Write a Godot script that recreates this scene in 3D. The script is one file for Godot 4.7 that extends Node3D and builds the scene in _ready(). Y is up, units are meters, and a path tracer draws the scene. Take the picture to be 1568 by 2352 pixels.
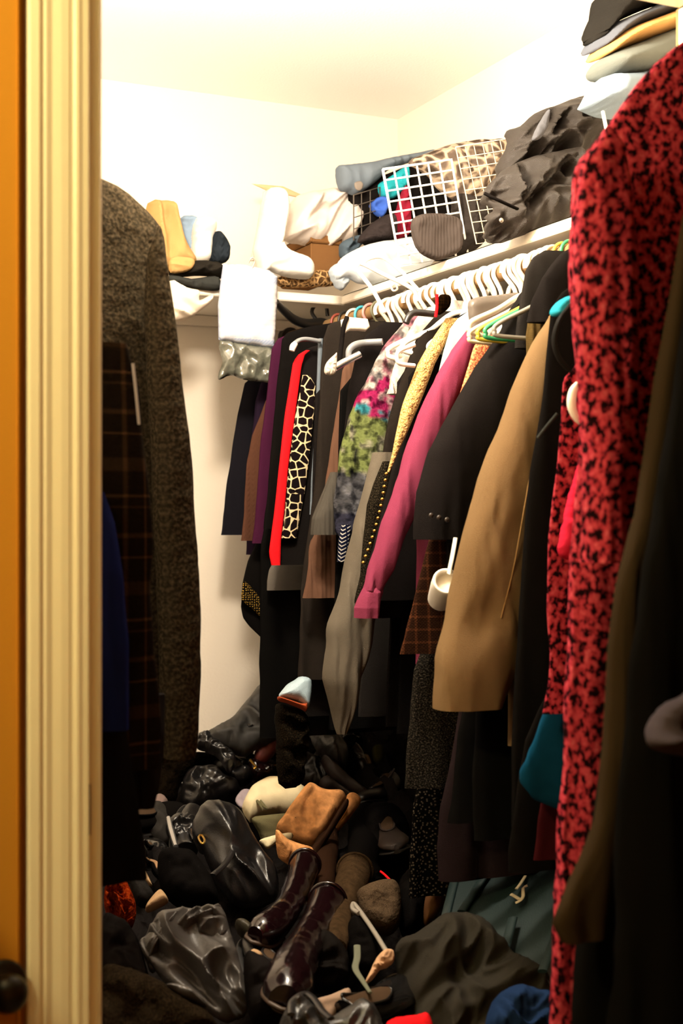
extends Node3D
# A cluttered walk-in closet seen through its doorway from the hall. Metres, y up; the closet's depth runs along -z.
const CAM := Vector3(0, 1.30, 0)
const YAW := 24.8
const F := 3112.0            # focal length in pixels of the 1568 x 2352 frame
const RX := 1.39             # x of the rod along the east wall
const RODY := 1.765
const SHELF := 1.832
const WALLX := 1.72
const BACKZ := 3.35
const LRX := 0.48            # x of the rod along the west wall
var fwd: Vector3
var rgt: Vector3
var taken := {}
var tex := {}
var mats := {}
var fn := FastNoiseLite.new()
var fr := FastNoiseLite.new()
var rng := RandomNumberGenerator.new()

func _ready():
	rng.seed = 7
	fn.noise_type = FastNoiseLite.TYPE_SIMPLEX_SMOOTH
	fn.frequency = 1.0; fn.fractal_octaves = 2; fn.seed = 3
	fr.noise_type = FastNoiseLite.TYPE_SIMPLEX
	fr.frequency = 1.0; fr.fractal_type = FastNoiseLite.FRACTAL_NONE; fr.seed = 11
	var yaw := deg_to_rad(YAW)
	fwd = Vector3(sin(yaw), 0, -cos(yaw)); rgt = Vector3(cos(yaw), 0, sin(yaw))
	# ---- camera
	var cam := Camera3D.new(); cam.name = "camera"; add_child(cam)
	cam.position = CAM; cam.rotation.y = -yaw; cam.near = 0.05; cam.far = 50
	var ca := CameraAttributesPhysical.new()
	ca.frustum_focal_length = 12.0 / (1176.0 / F)
	ca.frustum_focus_distance = 2.75
	ca.exposure_aperture = 3.2
	cam.attributes = ca
	cam.fov = rad_to_deg(2.0 * atan(1176.0 / F))
	# ---- sky, exposure
	var we := WorldEnvironment.new(); we.name = "environment"
	var e := Environment.new()
	e.background_mode = Environment.BG_COLOR; e.background_color = Color.BLACK
	e.tonemap_mode = Environment.TONE_MAPPER_LINEAR
	e.tonemap_exposure = 1.0
	e.sdfgi_enabled = true; e.ssao_enabled = true; e.ssil_enabled = true
	we.environment = e; add_child(we)
	# ---- lights: the closet's ceiling globe and the hall's warm ceiling lamp
	lamp("closet_ceiling_lamp", "white glass globe lamp on the closet ceiling", Vector3(0.76, 2.385, -2.0), 1.9, Color(1.0, 0.94, 0.85), 0.075)
	lamp("hall_ceiling_lamp", "warm glass globe lamp on the hall ceiling", Vector3(-0.50, 2.385, -0.90), 1.75, Color(1.0, 0.93, 0.68), 0.06)
	make_textures()
	setting()
	shelf_things()
	rod_garments()
	hangers()
	west_garments()
	doorway_coats()
	pile()
	settle()

func lamp(called, label, at: Vector3, energy, color: Color, r):
	var t = thing(called, label, "lamp")
	var g = Geo.new()
	lathe(g, [[0.0, -0.16], [0.05, -0.155], [0.085, -0.13], [0.10, -0.095], [0.09, -0.06], [0.06, -0.035]], at, 28)
	var m := StandardMaterial3D.new(); m.albedo_color = Color(0.95, 0.93, 0.88); m.roughness = 0.3
	m.emission_enabled = true; m.emission = color; m.emission_energy_multiplier = 3.0
	part(t, "lamp_globe", g, m)
	g = Geo.new()
	lathe(g, [[0.06, -0.035], [0.075, -0.03], [0.08, -0.008], [0.075, 0.0], [0.0, 0.0]], at, 28)
	part(t, "lamp_base", g, plain("brass", Color(0.6, 0.5, 0.3), 0.35, 0.9))
	var o := OmniLight3D.new(); o.name = called + "_light"
	o.light_color = color; o.light_energy = energy; o.light_size = r; o.omni_range = 8.0; o.omni_attenuation = 2.0
	o.shadow_enabled = true; o.position = at + Vector3(0, -0.24, 0)
	add_child(o)

# ------------------------------------------------------------------ places
func ray(px, py) -> Vector3:
	return fwd + rgt * ((px - 784.0) / F) + Vector3.UP * ((1176.0 - py) / F)
func on(px, py, p: Vector3, n: Vector3) -> Vector3:
	var d := ray(px, py)
	return CAM + d * ((p - CAM).dot(n) / d.dot(n))
func at_z(px, py, z) -> Vector3:
	return on(px, py, Vector3(0, 0, -z), Vector3(0, 0, 1))
func at_x(px, py, x) -> Vector3:
	return on(px, py, Vector3(x, 0, 0), Vector3(1, 0, 0))
func at_d(px, py, d) -> Vector3:
	return CAM + ray(px, py) * d
func heap_y(x, z) -> float:       # the general level of the heap on the floor; z counted into the closet
	return 0.3236 + 0.09 * z
func on_heap(px, py) -> Vector3:
	var d := ray(px, py)
	return CAM + d * minf(0.9764 / maxf(-0.09 * d.z - d.y, 0.05), 3.22 / -d.z)

# ------------------------------------------------------------------ meshes
class Geo:
	var v := PackedVector3Array()
	var i := PackedInt32Array()
	var c := PackedColorArray()
	var u := PackedVector2Array()
	var flat := false
	func quad(a, b, c2, d):
		i.append_array([a, b, c2, a, c2, d])
	func face(p: Array):              # a flat polygon with corners of its own; front faces run clockwise
		var n := v.size()
		for q in p: v.append(q)
		for k in range(1, p.size() - 1): i.append_array([n, n + k, n + k + 1])

func box(g: Geo, a: Vector3, b: Vector3, ch := 0.0):   # a box with chamfered edges, from corner a to corner b
	var lo := Vector3(min(a.x, b.x), min(a.y, b.y), min(a.z, b.z)); var hi := Vector3(max(a.x, b.x), max(a.y, b.y), max(a.z, b.z))
	var c := (lo + hi) / 2; var h := (hi - lo) / 2
	boxat(g, c, Basis(), h, ch)
func boxat(g: Geo, c: Vector3, bs: Basis, h: Vector3, ch := 0.0):
	ch = min(ch, min(h.x, min(h.y, h.z)) * 0.9)
	var rs := []
	for lv in [[-1, ch], [-1, 0.0], [1, 0.0], [1, ch]]:
		var inset: float = lv[1]
		var y: float = lv[0] * (h.y - (0.0 if inset > 0 or ch == 0.0 else ch))
		var r := PackedVector3Array()
		for k in [[-1, -1, 0], [-1, -1, 1], [-1, 1, 1], [-1, 1, 0], [1, 1, 0], [1, 1, 1], [1, -1, 1], [1, -1, 0]]:
			var hx: float = h.x - inset; var hz: float = h.z - inset
			var q := Vector3(k[0] * hx, y, k[1] * hz)
			if k[2] == 0: q.z -= k[1] * ch
			else: q.x -= k[0] * ch
			if ch == 0.0: q = Vector3(k[0] * h.x, y, k[1] * h.z)
			r.append(c + bs * q)
		rs.append(r)
	for k in 3:
		for j in 8:
			var j2 := (j + 1) % 8
			g.face([rs[k][j], rs[k][j2], rs[k + 1][j2], rs[k + 1][j]])
	var bot = Array(rs[0]); bot.reverse(); g.face(bot)
	g.face(Array(rs[3]))
func rings(g: Geo, rs: Array, cap := true):           # joins closed rings of equally many points
	var n0 := g.v.size(); var m: int = rs[0].size()
	for r in rs: g.v.append_array(r)
	for k in rs.size() - 1:
		for j in m:
			var j2 := (j + 1) % m
			g.quad(n0 + k * m + j, n0 + k * m + j2, n0 + (k + 1) * m + j2, n0 + (k + 1) * m + j)
	if cap:
		for e in 2:
			var r: PackedVector3Array = rs[0 if e == 0 else rs.size() - 1]
			var c := Vector3.ZERO
			for q in r: c += q
			c /= m
			var n := g.v.size(); g.v.append(c); g.v.append_array(r)
			for j in m:
				var j2 := (j + 1) % m
				if e == 0: g.i.append_array([n, n + 1 + j2, n + 1 + j])
				else: g.i.append_array([n, n + 1 + j, n + 1 + j2])
	if g.u.size() > 0: g.u.resize(g.v.size())
func curve(pts: Array, n: int) -> Array:               # Catmull-Rom through points (floats or vectors)
	var out := []
	var m := pts.size()
	for k in n + 1:
		var t := float(k) / n * (m - 1)
		var i := mini(int(t), m - 2); var f := t - i
		var p1 = pts[i]; var p2 = pts[i + 1]
		var p0 = pts[i - 1] if i > 0 else p1 + (p1 - p2)
		var p3 = pts[i + 2] if i + 2 < m else p2 + (p2 - p1)
		out.append((p1 * 2.0 + (p2 - p0) * f + (p0 * 2.0 - p1 * 5.0 + p2 * 4.0 - p3) * f * f + (p1 * 3.0 - p0 - p2 * 3.0 + p3) * f * f * f) * 0.5)
	return out
func tube(g: Geo, pts: Array, r, seg := 0, sides := 8, rz := 0.0, up := Vector3.ZERO):   # r: a radius or one per point; rz: the other half-thickness
	var p := curve(pts, seg) if seg > 0 else pts
	var rr: Array = r if r is Array else [r, r]
	if rr.size() > 1: rr = curve(rr, p.size() - 1)
	var rs := []
	var a := Vector3.ZERO
	for k in p.size():
		var d: Vector3 = (p[mini(k + 1, p.size() - 1)] - p[maxi(k - 1, 0)]).normalized()
		if a == Vector3.ZERO:
			a = up if up != Vector3.ZERO else (Vector3.UP if absf(d.y) < 0.9 else Vector3.RIGHT)
		a = (a - d * a.dot(d)).normalized()
		var b := d.cross(a)
		var q := PackedVector3Array()
		for j in sides:
			var an := TAU * j / sides
			q.append(p[k] + b * (cos(an) * rr[k]) + a * (sin(an) * (rr[k] if rz == 0.0 else rz)))
		rs.append(q)
	rings(g, rs)
func lathe(g: Geo, prof: Array, at: Vector3, sides := 24, bs := Basis()):
	var rs := []
	for q in prof:
		var r := PackedVector3Array()
		for j in sides:
			var an := -TAU * j / sides
			r.append(at + bs * Vector3(cos(an) * maxf(q[0], 1e-4), q[1], sin(an) * maxf(q[0], 1e-4)))
		rs.append(r)
	rings(g, rs, false)
func extrude(g: Geo, prof: Array, y0, y1):             # a profile of [x, z] corners, raised from y0 to y1
	for k in prof.size():
		var a = prof[k]; var b = prof[(k + 1) % prof.size()]
		g.face([Vector3(a[0], y0, a[1]), Vector3(b[0], y0, b[1]), Vector3(b[0], y1, b[1]), Vector3(a[0], y1, a[1])])
	var top := []
	for a in prof: top.append(Vector3(a[0], y1, a[1]))
	g.face(top)
func poly(f: Array) -> Array:
	var out := []
	for k in range(0, f.size(), 2): out.append(Vector2(f[k], f[k + 1]))
	return out

func fold(x: float, y: float, s: float, ridge: bool) -> float:
	var wx := x + 0.45 * fn.get_noise_3d(x * 0.6, y * 0.6, s + 31.0); var wy := y + 0.45 * fn.get_noise_3d(y * 0.6, x * 0.6, s + 57.0)
	if ridge:
		var a := 1.0 - 2.6 * absf(fr.get_noise_3d(wx, wy, s))
		var b := 1.0 - 2.6 * absf(fr.get_noise_3d(wx * 2.1, wy * 2.1, s + 5.0))
		return a * 0.75 + b * 0.3 + 0.5 * fn.get_noise_3d(x * 0.6, y * 0.6, s + 9.0) - 0.3
	return 1.3 * fn.get_noise_3d(wx, wy, s) + 0.35 * fn.get_noise_3d(wx * 2.7, wy * 2.7, s + 3.0)

# A padded shape of real thickness: the outline f lies in the plane (p, n) and swells to t on the front and t * back behind.
func puff(f: Array, p: Vector3, n: Vector3, t: float, o := {}) -> Geo:
	n = n.normalized()
	if n.dot(CAM - p) < 0: n = -n
	var ax := Vector3.UP.cross(n).normalized() if absf(n.y) < 0.98 else Vector3.RIGHT
	var ay := n.cross(ax)
	var raw := []
	for q in poly(f):
		var w := on(q.x, q.y, p, n) - p
		raw.append(Vector2(w.dot(ax), w.dot(ay)))
	var sm := []
	var m := raw.size()
	if o.get("sharp", false): sm = raw
	else:
		for k in m:
			var p0: Vector2 = raw[(k + m - 1) % m]; var p1: Vector2 = raw[k]; var p2: Vector2 = raw[(k + 1) % m]; var p3: Vector2 = raw[(k + 2) % m]
			for s in 3:
				sm.append(p1.cubic_interpolate(p2, p0, p3, s / 3.0))
	var area := 0.0
	for k in sm.size(): area += sm[k].cross(sm[(k + 1) % sm.size()])
	area = absf(area) / 2
	var cell := sqrt(area / float(o.get("n", 320) * 1.8))
	var edge := PackedVector2Array()
	for k in sm.size():
		var a: Vector2 = sm[k]; var b: Vector2 = sm[(k + 1) % sm.size()]
		var c := maxi(1, roundi(a.distance_to(b) / (cell * 0.8)))
		for s in c:
			var q := a.lerp(b, float(s) / c)
			if edge.is_empty() or edge[edge.size() - 1].distance_to(q) > cell * 0.25: edge.append(q)
	var all := edge.duplicate()
	var dist := PackedFloat32Array(); dist.resize(edge.size())
	var lo := edge[0]; var hi := edge[0]
	for q in edge: lo = lo.min(q); hi = hi.max(q)
	var row := 0
	var y := lo.y
	while y < hi.y:
		var x := lo.x + (cell * 0.5 if row % 2 else 0.0)
		while x < hi.x:
			var q := Vector2(x, y) + Vector2(fn.get_noise_2d(x * 900, y * 700), fn.get_noise_2d(y * 800, x * 600)) * cell * 0.3
			if Geometry2D.is_point_in_polygon(q, edge):
				var d := 1e9
				for k in edge.size():
					d = minf(d, q.distance_squared_to(Geometry2D.get_closest_point_to_segment(q, edge[k], edge[(k + 1) % edge.size()])))
				d = sqrt(d)
				if d > cell * 0.45: all.append(q); dist.append(d)
			x += cell
		y += cell * 0.87
		row += 1
	var tri := Geometry2D.triangulate_delaunay(all)
	var rad: float = o.get("round", 0.32) * sqrt(area)
	var fa: float = o.get("fold", 0.006); var ff: float = o.get("ff", 14.0); var st: float = o.get("fst", 1.0); var an: float = deg_to_rad(o.get("fdir", 0.0))
	var sd: float = o.get("seed", float(f[0]) * 0.37 + float(f[1]) * 0.11)
	var ridge: bool = o.get("ridge", false)
	var back: float = o.get("back", 0.7)
	var bend: float = o.get("bend", 0.0)
	var g := Geo.new()
	var nb := edge.size()
	var fronts := PackedInt32Array(); var backs := PackedInt32Array()
	var mid := (lo + hi) / 2
	for k in all.size():
		var q := all[k]
		var u := minf(dist[k] / rad, 1.0)
		var h := t * pow(1.0 - (1.0 - u) * (1.0 - u), 0.5)
		var r := q.rotated(-an)
		var fo := fa * fold(r.x * ff, r.y * ff / st, sd, ridge)
		var lift := bend * ((q - mid).length_squared() / maxf((hi - mid).length_squared(), 1e-6))
		var w := p + ax * q.x + ay * q.y + n * (lift + fo * (0.35 + 0.65 * u))
		if k < nb:
			fronts.append(g.v.size()); backs.append(g.v.size()); g.v.append(w)
		else:
			fronts.append(g.v.size()); g.v.append(w + n * h)
			backs.append(g.v.size()); g.v.append(w - n * h * back)
	for k in range(0, tri.size(), 3):
		var a := tri[k]; var b := tri[k + 1]; var c := tri[k + 2]
		if not Geometry2D.is_point_in_polygon((all[a] + all[b] + all[c]) / 3.0, edge): continue
		if (all[b] - all[a]).cross(all[c] - all[a]) > 0:
			var z := b; b = c; c = z
		g.i.append_array([fronts[a], fronts[b], fronts[c]])
		if a >= nb or b >= nb or c >= nb: g.i.append_array([backs[a], backs[c], backs[b]])
	return g

# A hanging length of cloth: rows of [y, x left, x right] in the plane z = -zz, joined into one closed body of thickness t with hanging folds.
func drape(rows: Array, zz: float, t: float, o := {}) -> Geo:
	var m: int = o.get("m", 60); var fa: float = o.get("fold", 0.008); var fx: float = o.get("fx", 16.0); var fy: float = o.get("fy", 1.3); var ex: float = o.get("ex", 2.4)
	var sd: float = o.get("seed", zz * 31.7)
	var tt: float = o.get("tt", 0.55)
	var g := Geo.new()
	var rs := []
	var n := rows.size()
	for k in n:
		var r = rows[k]
		var v := float(k) / (n - 1)
		var cx: float = (r[1] + r[2]) / 2; var hw: float = maxf((r[2] - r[1]) / 2, 0.002)
		var hb: float = minf(t / 2 * lerpf(tt, 1.0, minf(v * 3.0, 1.0)), hw)
		var q := PackedVector3Array()
		for j in m + 1:
			var a := -TAU * (j % m) / m
			var ca := cos(a); var sa := sin(a)
			var x := cx + hw * signf(ca) * pow(absf(ca), 2.0 / ex)
			var w := fold(x * fx, r[0] * fy, sd, false)
			var grow := lerpf(0.25, 1.0, v)
			q.append(Vector3(x + 0.35 * fa * grow * fn.get_noise_3d(r[0] * 9.0, sd, 5.0), r[0] + o.get("hem", 0.0) * v * w, -zz + hb * signf(sa) * pow(absf(sa), 2.0 / ex) + fa * grow * w))
		rs.append(q)
		for j in m + 1: g.u.append(Vector2(q[j].x + q[j].z, -q[j].y))
	rings(g, rs)
	return g
func edge_at(e: Array, y: float) -> float:             # x of a traced edge (world points, downwards) at height y
	if y >= e[0].y: return e[0].x
	for k in e.size() - 1:
		if y <= e[k].y and y >= e[k + 1].y:
			return lerpf(e[k].x, e[k + 1].x, (e[k].y - y) / maxf(e[k].y - e[k + 1].y, 1e-5))
	return e[e.size() - 1].x
func world_edge(f: Array, zz: float) -> Array:
	var out := []
	for q in poly(f): out.append(at_z(q.x, q.y, zz))
	out.sort_custom(func(a, b): return a.y > b.y)
	return out
func rows_between(l: Array, r: Array, n := 30) -> Array:
	var top: float = maxf(l[0].y, r[0].y); var bot: float = minf(l[l.size() - 1].y, r[r.size() - 1].y)
	var out := []
	for k in n + 1:
		var y := lerpf(top, bot, float(k) / n)
		var a := edge_at(l, y); var b := edge_at(r, y)
		out.append([y, minf(a, b - 0.003), b])
	return out
func strip(lf: Array, rf: Array, zz: float, t: float, o := {}) -> Geo:      # between two traced edges
	return drape(rows_between(world_edge(lf, zz), world_edge(rf, zz), o.get("rows", 46)), zz, t, o)
func sym(lf: Array, zz: float, t: float, o := {}) -> Geo:                   # a traced outer edge mirrored about the rod
	var l := world_edge(lf, zz)
	var rod: float = o.get("rod", RX)
	var out := []
	var n: int = o.get("rows", 52)
	for k in n + 1:
		var y: float = lerpf(l[0].y, l[l.size() - 1].y, pow(float(k) / n, 1.25))
		var a := edge_at(l, y)
		var b := 2 * rod - a
		if a > b: var z := a; a = b; b = z
		out.append([y, a, minf(b, 1.70) if rod == RX else b])
	return drape(out, zz, t, o)
func mirrored(g: Geo, rod := RX) -> Geo:
	var h := Geo.new()
	for q in g.v: h.v.append(Vector3(2 * rod - q.x, q.y, q.z))
	for k in range(0, g.i.size(), 3): h.i.append_array([g.i[k], g.i[k + 2], g.i[k + 1]])
	h.c = g.c; h.u = g.u
	return h
func tint(g: Geo, how: Callable) -> Geo:
	for q in g.v: g.c.append(how.call(q))
	return g

# ------------------------------------------------------------------ objects
func numbered(called: String) -> String:
	if not taken.has(called):
		taken[called] = 0
		return called
	taken[called] += 1
	return "%s_%03d" % [called, taken[called]]
func thing(called: String, label: String, category: String, group := "") -> Node3D:
	var o := Node3D.new(); o.name = numbered(called); add_child(o)
	o.set_meta("label", label); o.set_meta("category", category)
	if group: o.set_meta("group", group)
	return o
func mesh_of(g: Geo) -> Array:
	var lo := g.v[0]; var hi := g.v[0]
	for q in g.v: lo = lo.min(q); hi = hi.max(q)
	var base := Vector3((lo.x + hi.x) / 2, lo.y, (lo.z + hi.z) / 2)
	var nrm := PackedVector3Array(); nrm.resize(g.v.size())
	for k in range(0, g.i.size(), 3):
		var a := g.v[g.i[k]]; var b := g.v[g.i[k + 1]]; var c := g.v[g.i[k + 2]]
		var w := (c - a).cross(b - a)
		for j in 3: nrm[g.i[k + j]] += w
	var vs := PackedVector3Array()
	for q in g.v: vs.append(q - base)
	for k in nrm.size(): nrm[k] = nrm[k].normalized() if nrm[k].length_squared() > 0 else Vector3.UP
	var arr := []; arr.resize(Mesh.ARRAY_MAX)
	arr[Mesh.ARRAY_VERTEX] = vs; arr[Mesh.ARRAY_NORMAL] = nrm; arr[Mesh.ARRAY_INDEX] = g.i
	if g.c.size() == g.v.size(): arr[Mesh.ARRAY_COLOR] = g.c
	if g.u.size() == g.v.size(): arr[Mesh.ARRAY_TEX_UV] = g.u
	var me := ArrayMesh.new(); me.add_surface_from_arrays(Mesh.PRIMITIVE_TRIANGLES, arr)
	return [me, base]
func part(parent: Node, called: String, g: Geo, m: Material, label := "") -> MeshInstance3D:
	var o := MeshInstance3D.new()
	o.name = numbered(called) if parent == self else called
	var a := mesh_of(g)
	o.mesh = a[0]; o.material_override = m
	var at: Vector3 = a[1]
	if parent is MeshInstance3D: at -= parent.get_meta("at")
	o.position = at
	o.set_meta("at", a[1])
	if label: o.set_meta("label", label)
	parent.add_child(o, true)
	return o
func one(called: String, label: String, category: String, g: Geo, m: Material, group := "") -> MeshInstance3D:
	var o := part(self, called, g, m, label)
	o.set_meta("category", category)
	if group: o.set_meta("group", group)
	return o
func struct(called: String, g: Geo, m: Material, label := "", category := "") -> MeshInstance3D:
	var o := part(self, called, g, m, label)
	o.set_meta("kind", "structure")
	if category: o.set_meta("category", category)
	return o
func settle():                          # every group node moves to the foot of its thing
	for o in get_children():
		if o.get_class() != "Node3D": continue
		var lo := Vector3.INF; var hi := -Vector3.INF
		for c in o.get_children():
			if c is MeshInstance3D:
				var b: AABB = c.mesh.get_aabb()
				lo = lo.min(b.position + c.position); hi = hi.max(b.end + c.position)
		var base := Vector3((lo.x + hi.x) / 2, lo.y, (lo.z + hi.z) / 2)
		o.position = base
		for c in o.get_children(): c.position -= base

# ------------------------------------------------------------------ materials
func ntex(key: String, freq: float, stops: Array, o := {}):
	var n := FastNoiseLite.new()
	n.noise_type = o.get("type", FastNoiseLite.TYPE_SIMPLEX_SMOOTH); n.frequency = freq; n.seed = o.get("seed", 5)
	n.fractal_octaves = o.get("oct", 3)
	n.fractal_type = o.get("fractal", FastNoiseLite.FRACTAL_FBM)
	if n.noise_type == FastNoiseLite.TYPE_CELLULAR:
		n.cellular_return_type = o.get("ret", FastNoiseLite.RETURN_DISTANCE2_SUB); n.cellular_jitter = o.get("jit", 1.0)
		n.fractal_type = FastNoiseLite.FRACTAL_NONE
	var t := NoiseTexture2D.new()
	t.width = o.get("size", 256); t.height = t.width; t.seamless = true; t.noise = n; t.normalize = true
	if stops:
		var g := Gradient.new()
		var offs := PackedFloat32Array(); var cols := PackedColorArray()
		for s in stops: offs.append(s[0]); cols.append(s[1])
		g.offsets = offs; g.colors = cols
		t.color_ramp = g
	tex[key] = t
func itex(key: String, size: int, how: Callable):
	var im := Image.create(size, size, false, Image.FORMAT_RGB8)
	for y in size:
		for x in size: im.set_pixel(x, y, how.call(x, y))
	tex[key] = ImageTexture.create_from_image(im)
func plain(key: String, c: Color, rough := 0.6, metal := 0.0) -> StandardMaterial3D:
	if mats.has(key): return mats[key]
	var m := StandardMaterial3D.new(); m.resource_name = key
	m.albedo_color = c; m.roughness = rough; m.metallic = metal
	mats[key] = m
	return m
# cloth, leather, paint: a colour, an optional colour pattern (tile metres wide) and a relief
func stuff(key: String, c: Color, o := {}) -> StandardMaterial3D:
	if mats.has(key): return mats[key]
	var m := StandardMaterial3D.new(); m.resource_name = key
	m.albedo_color = c; m.roughness = o.get("rough", 0.92); m.metallic_specular = o.get("spec", 0.06)
	m.uv1_triplanar = not o.get("uv", false); m.uv1_triplanar_sharpness = 6.0
	var tile: float = o.get("tile", 0.045)
	m.uv1_scale = Vector3.ONE / tile
	if o.has("map"): m.albedo_texture = tex[o.map]
	if o.get("relief", 0.09) > 0.0:
		m.heightmap_enabled = true; m.heightmap_texture = tex[o.get("bump", "weave")]; m.heightmap_scale = o.get("relief", 0.09)
	if o.has("rim"): m.rim_enabled = true; m.rim = o.rim; m.rim_tint = 0.7
	if o.get("vc", false): m.vertex_color_use_as_albedo = true
	mats[key] = m
	return m
func C(h: String) -> Color: return Color.html(h)

func make_textures():
	var k := Color.BLACK; var w := Color.WHITE
	ntex("weave", 0.14, [])
	ntex("crump", 0.02, [], {"oct": 4})
	ntex("grain", 0.07, [], {"type": FastNoiseLite.TYPE_CELLULAR, "ret": FastNoiseLite.RETURN_DISTANCE})
	ntex("plaster", 0.09, [], {"oct": 4})
	ntex("mottle", 0.018, [[0.0, Color(0.72, 0.72, 0.72)], [1.0, w]], {"oct": 4})
	ntex("redprint", 0.034, [[0.0, C("0c0506")], [0.30, C("18080a")], [0.38, C("4e1620")], [0.47, C("84242f")], [0.66, C("a23440")], [1.0, C("ba585e")]], {"size": 512, "oct": 3, "seed": 21})
	ntex("giraffe", 0.022, [[0.0, C("d8c49a")], [0.10, C("d8c49a")], [0.15, C("171011")], [1.0, C("120e10")]], {"size": 512, "type": FastNoiseLite.TYPE_CELLULAR, "jit": 0.75})
	ntex("leopard", 0.018, [[0.0, C("e6d8c4")], [0.14, C("d8c6b0")], [0.24, C("80726a")], [0.5, C("55493f")], [1.0, C("786a5e")]], {"size": 512, "type": FastNoiseLite.TYPE_CELLULAR, "jit": 0.9})
	ntex("fleece", 0.055, [[0.0, C("2c2923")], [0.4, C("423d34")], [0.62, C("585044")], [1.0, C("6a6153")]], {"size": 512, "oct": 3})
	ntex("tweed", 0.11, [[0.0, C("141312")], [0.5, C("33302c")], [0.7, C("57524b")], [1.0, C("8a8378")]], {"oct": 2})
	ntex("lace", 0.05, [[0.0, C("8f887c")], [0.10, C("55504a")], [0.22, C("0d0c0c")], [1.0, C("0a0909")]], {"type": FastNoiseLite.TYPE_CELLULAR, "seed": 9})
	ntex("boucle", 0.08, [[0.0, C("6e5328")], [0.35, C("c79d5a")], [0.6, C("ecd39a")], [1.0, C("fff0c8")]], {"oct": 2})
	ntex("coral", 0.07, [[0.0, C("7c3a26")], [0.4, C("cc6d4a")], [0.65, C("e9a277")], [0.8, C("f0c26a")], [1.0, C("59402e")]], {"oct": 2})
	ntex("dots", 0.05, [[0.0, C("c9a04c")], [0.22, C("b08838")], [0.36, C("120f0c")], [1.0, C("0e0c0a")]], {"type": FastNoiseLite.TYPE_CELLULAR, "ret": FastNoiseLite.RETURN_DISTANCE, "jit": 0.35})
	ntex("specks", 0.055, [[0.0, C("8a8276")], [0.16, C("5a544c")], [0.30, C("100f0e")], [1.0, C("0b0a0a")]], {"type": FastNoiseLite.TYPE_CELLULAR, "ret": FastNoiseLite.RETURN_DISTANCE, "jit": 0.9, "seed": 14})
	ntex("petals", 0.02, [[0.0, Color(0.25, 0.25, 0.28)], [0.4, Color(0.7, 0.7, 0.7)], [0.6, w], [1.0, Color(0.85, 0.85, 0.8)]], {"size": 512, "oct": 3})
	itex("knit", 64, func(x, y):
		var a := absf(sin(PI * x / 16.0)); var b := 0.5 + 0.5 * sin(TAU * (y + absf(fmod(x, 16.0) - 8.0)) / 16.0)
		var q := 0.25 + 0.75 * a * b
		return Color(q, q, q))
	itex("rib", 64, func(x, y):
		var q := 0.5 + 0.5 * sin(TAU * x / 16.0) + 0.06 * sin(TAU * y / 4.0)
		return Color(q, q, q))
	itex("plaid", 128, func(x, y):
		var q := Color(0.10, 0.085, 0.07)
		for s in [[10, 5, 0.10], [34, 2, 0.16], [60, 14, 0.07], [98, 3, 0.14], [110, 2, 0.1]]:
			if x >= s[0] and x < s[0] + s[1]: q += Color(s[2], s[2] * 0.72, s[2] * 0.5)
			if y >= s[0] and y < s[0] + s[1]: q += Color(s[2], s[2] * 0.75, s[2] * 0.55)
		return q)
	itex("check", 64, func(x, y):
		var q := Color(0.17, 0.10, 0.065)
		if x % 16 < 3: q += Color(0.11, 0.06, 0.03)
		if y % 16 < 3: q += Color(0.10, 0.055, 0.03)
		if (x / 2 + y / 2) % 2 == 0: q = q * 0.7
		return q)
	itex("print", 128, func(x, y):
		var q := Color(0.97, 0.96, 0.95)
		if y % 9 < 3 and (x * 7 + (y / 9) * 13) % 23 < 15 and x % 64 > 6 and x % 64 < 58: q = Color(0.86, 0.87, 0.93)
		if x % 64 < 3: q = Color(0.80, 0.85, 0.95)
		if y > 112: q = Color(0.76, 0.82, 0.93) if (x + y) % 7 < 5 else Color(0.9, 0.92, 0.97)
		return q)
	itex("braid", 32, func(x, y):
		return Color(0.78, 0.76, 0.72) if (x + y * 2) % 16 < 5 and x % 16 > 2 else Color(0.07, 0.08, 0.16))

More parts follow.
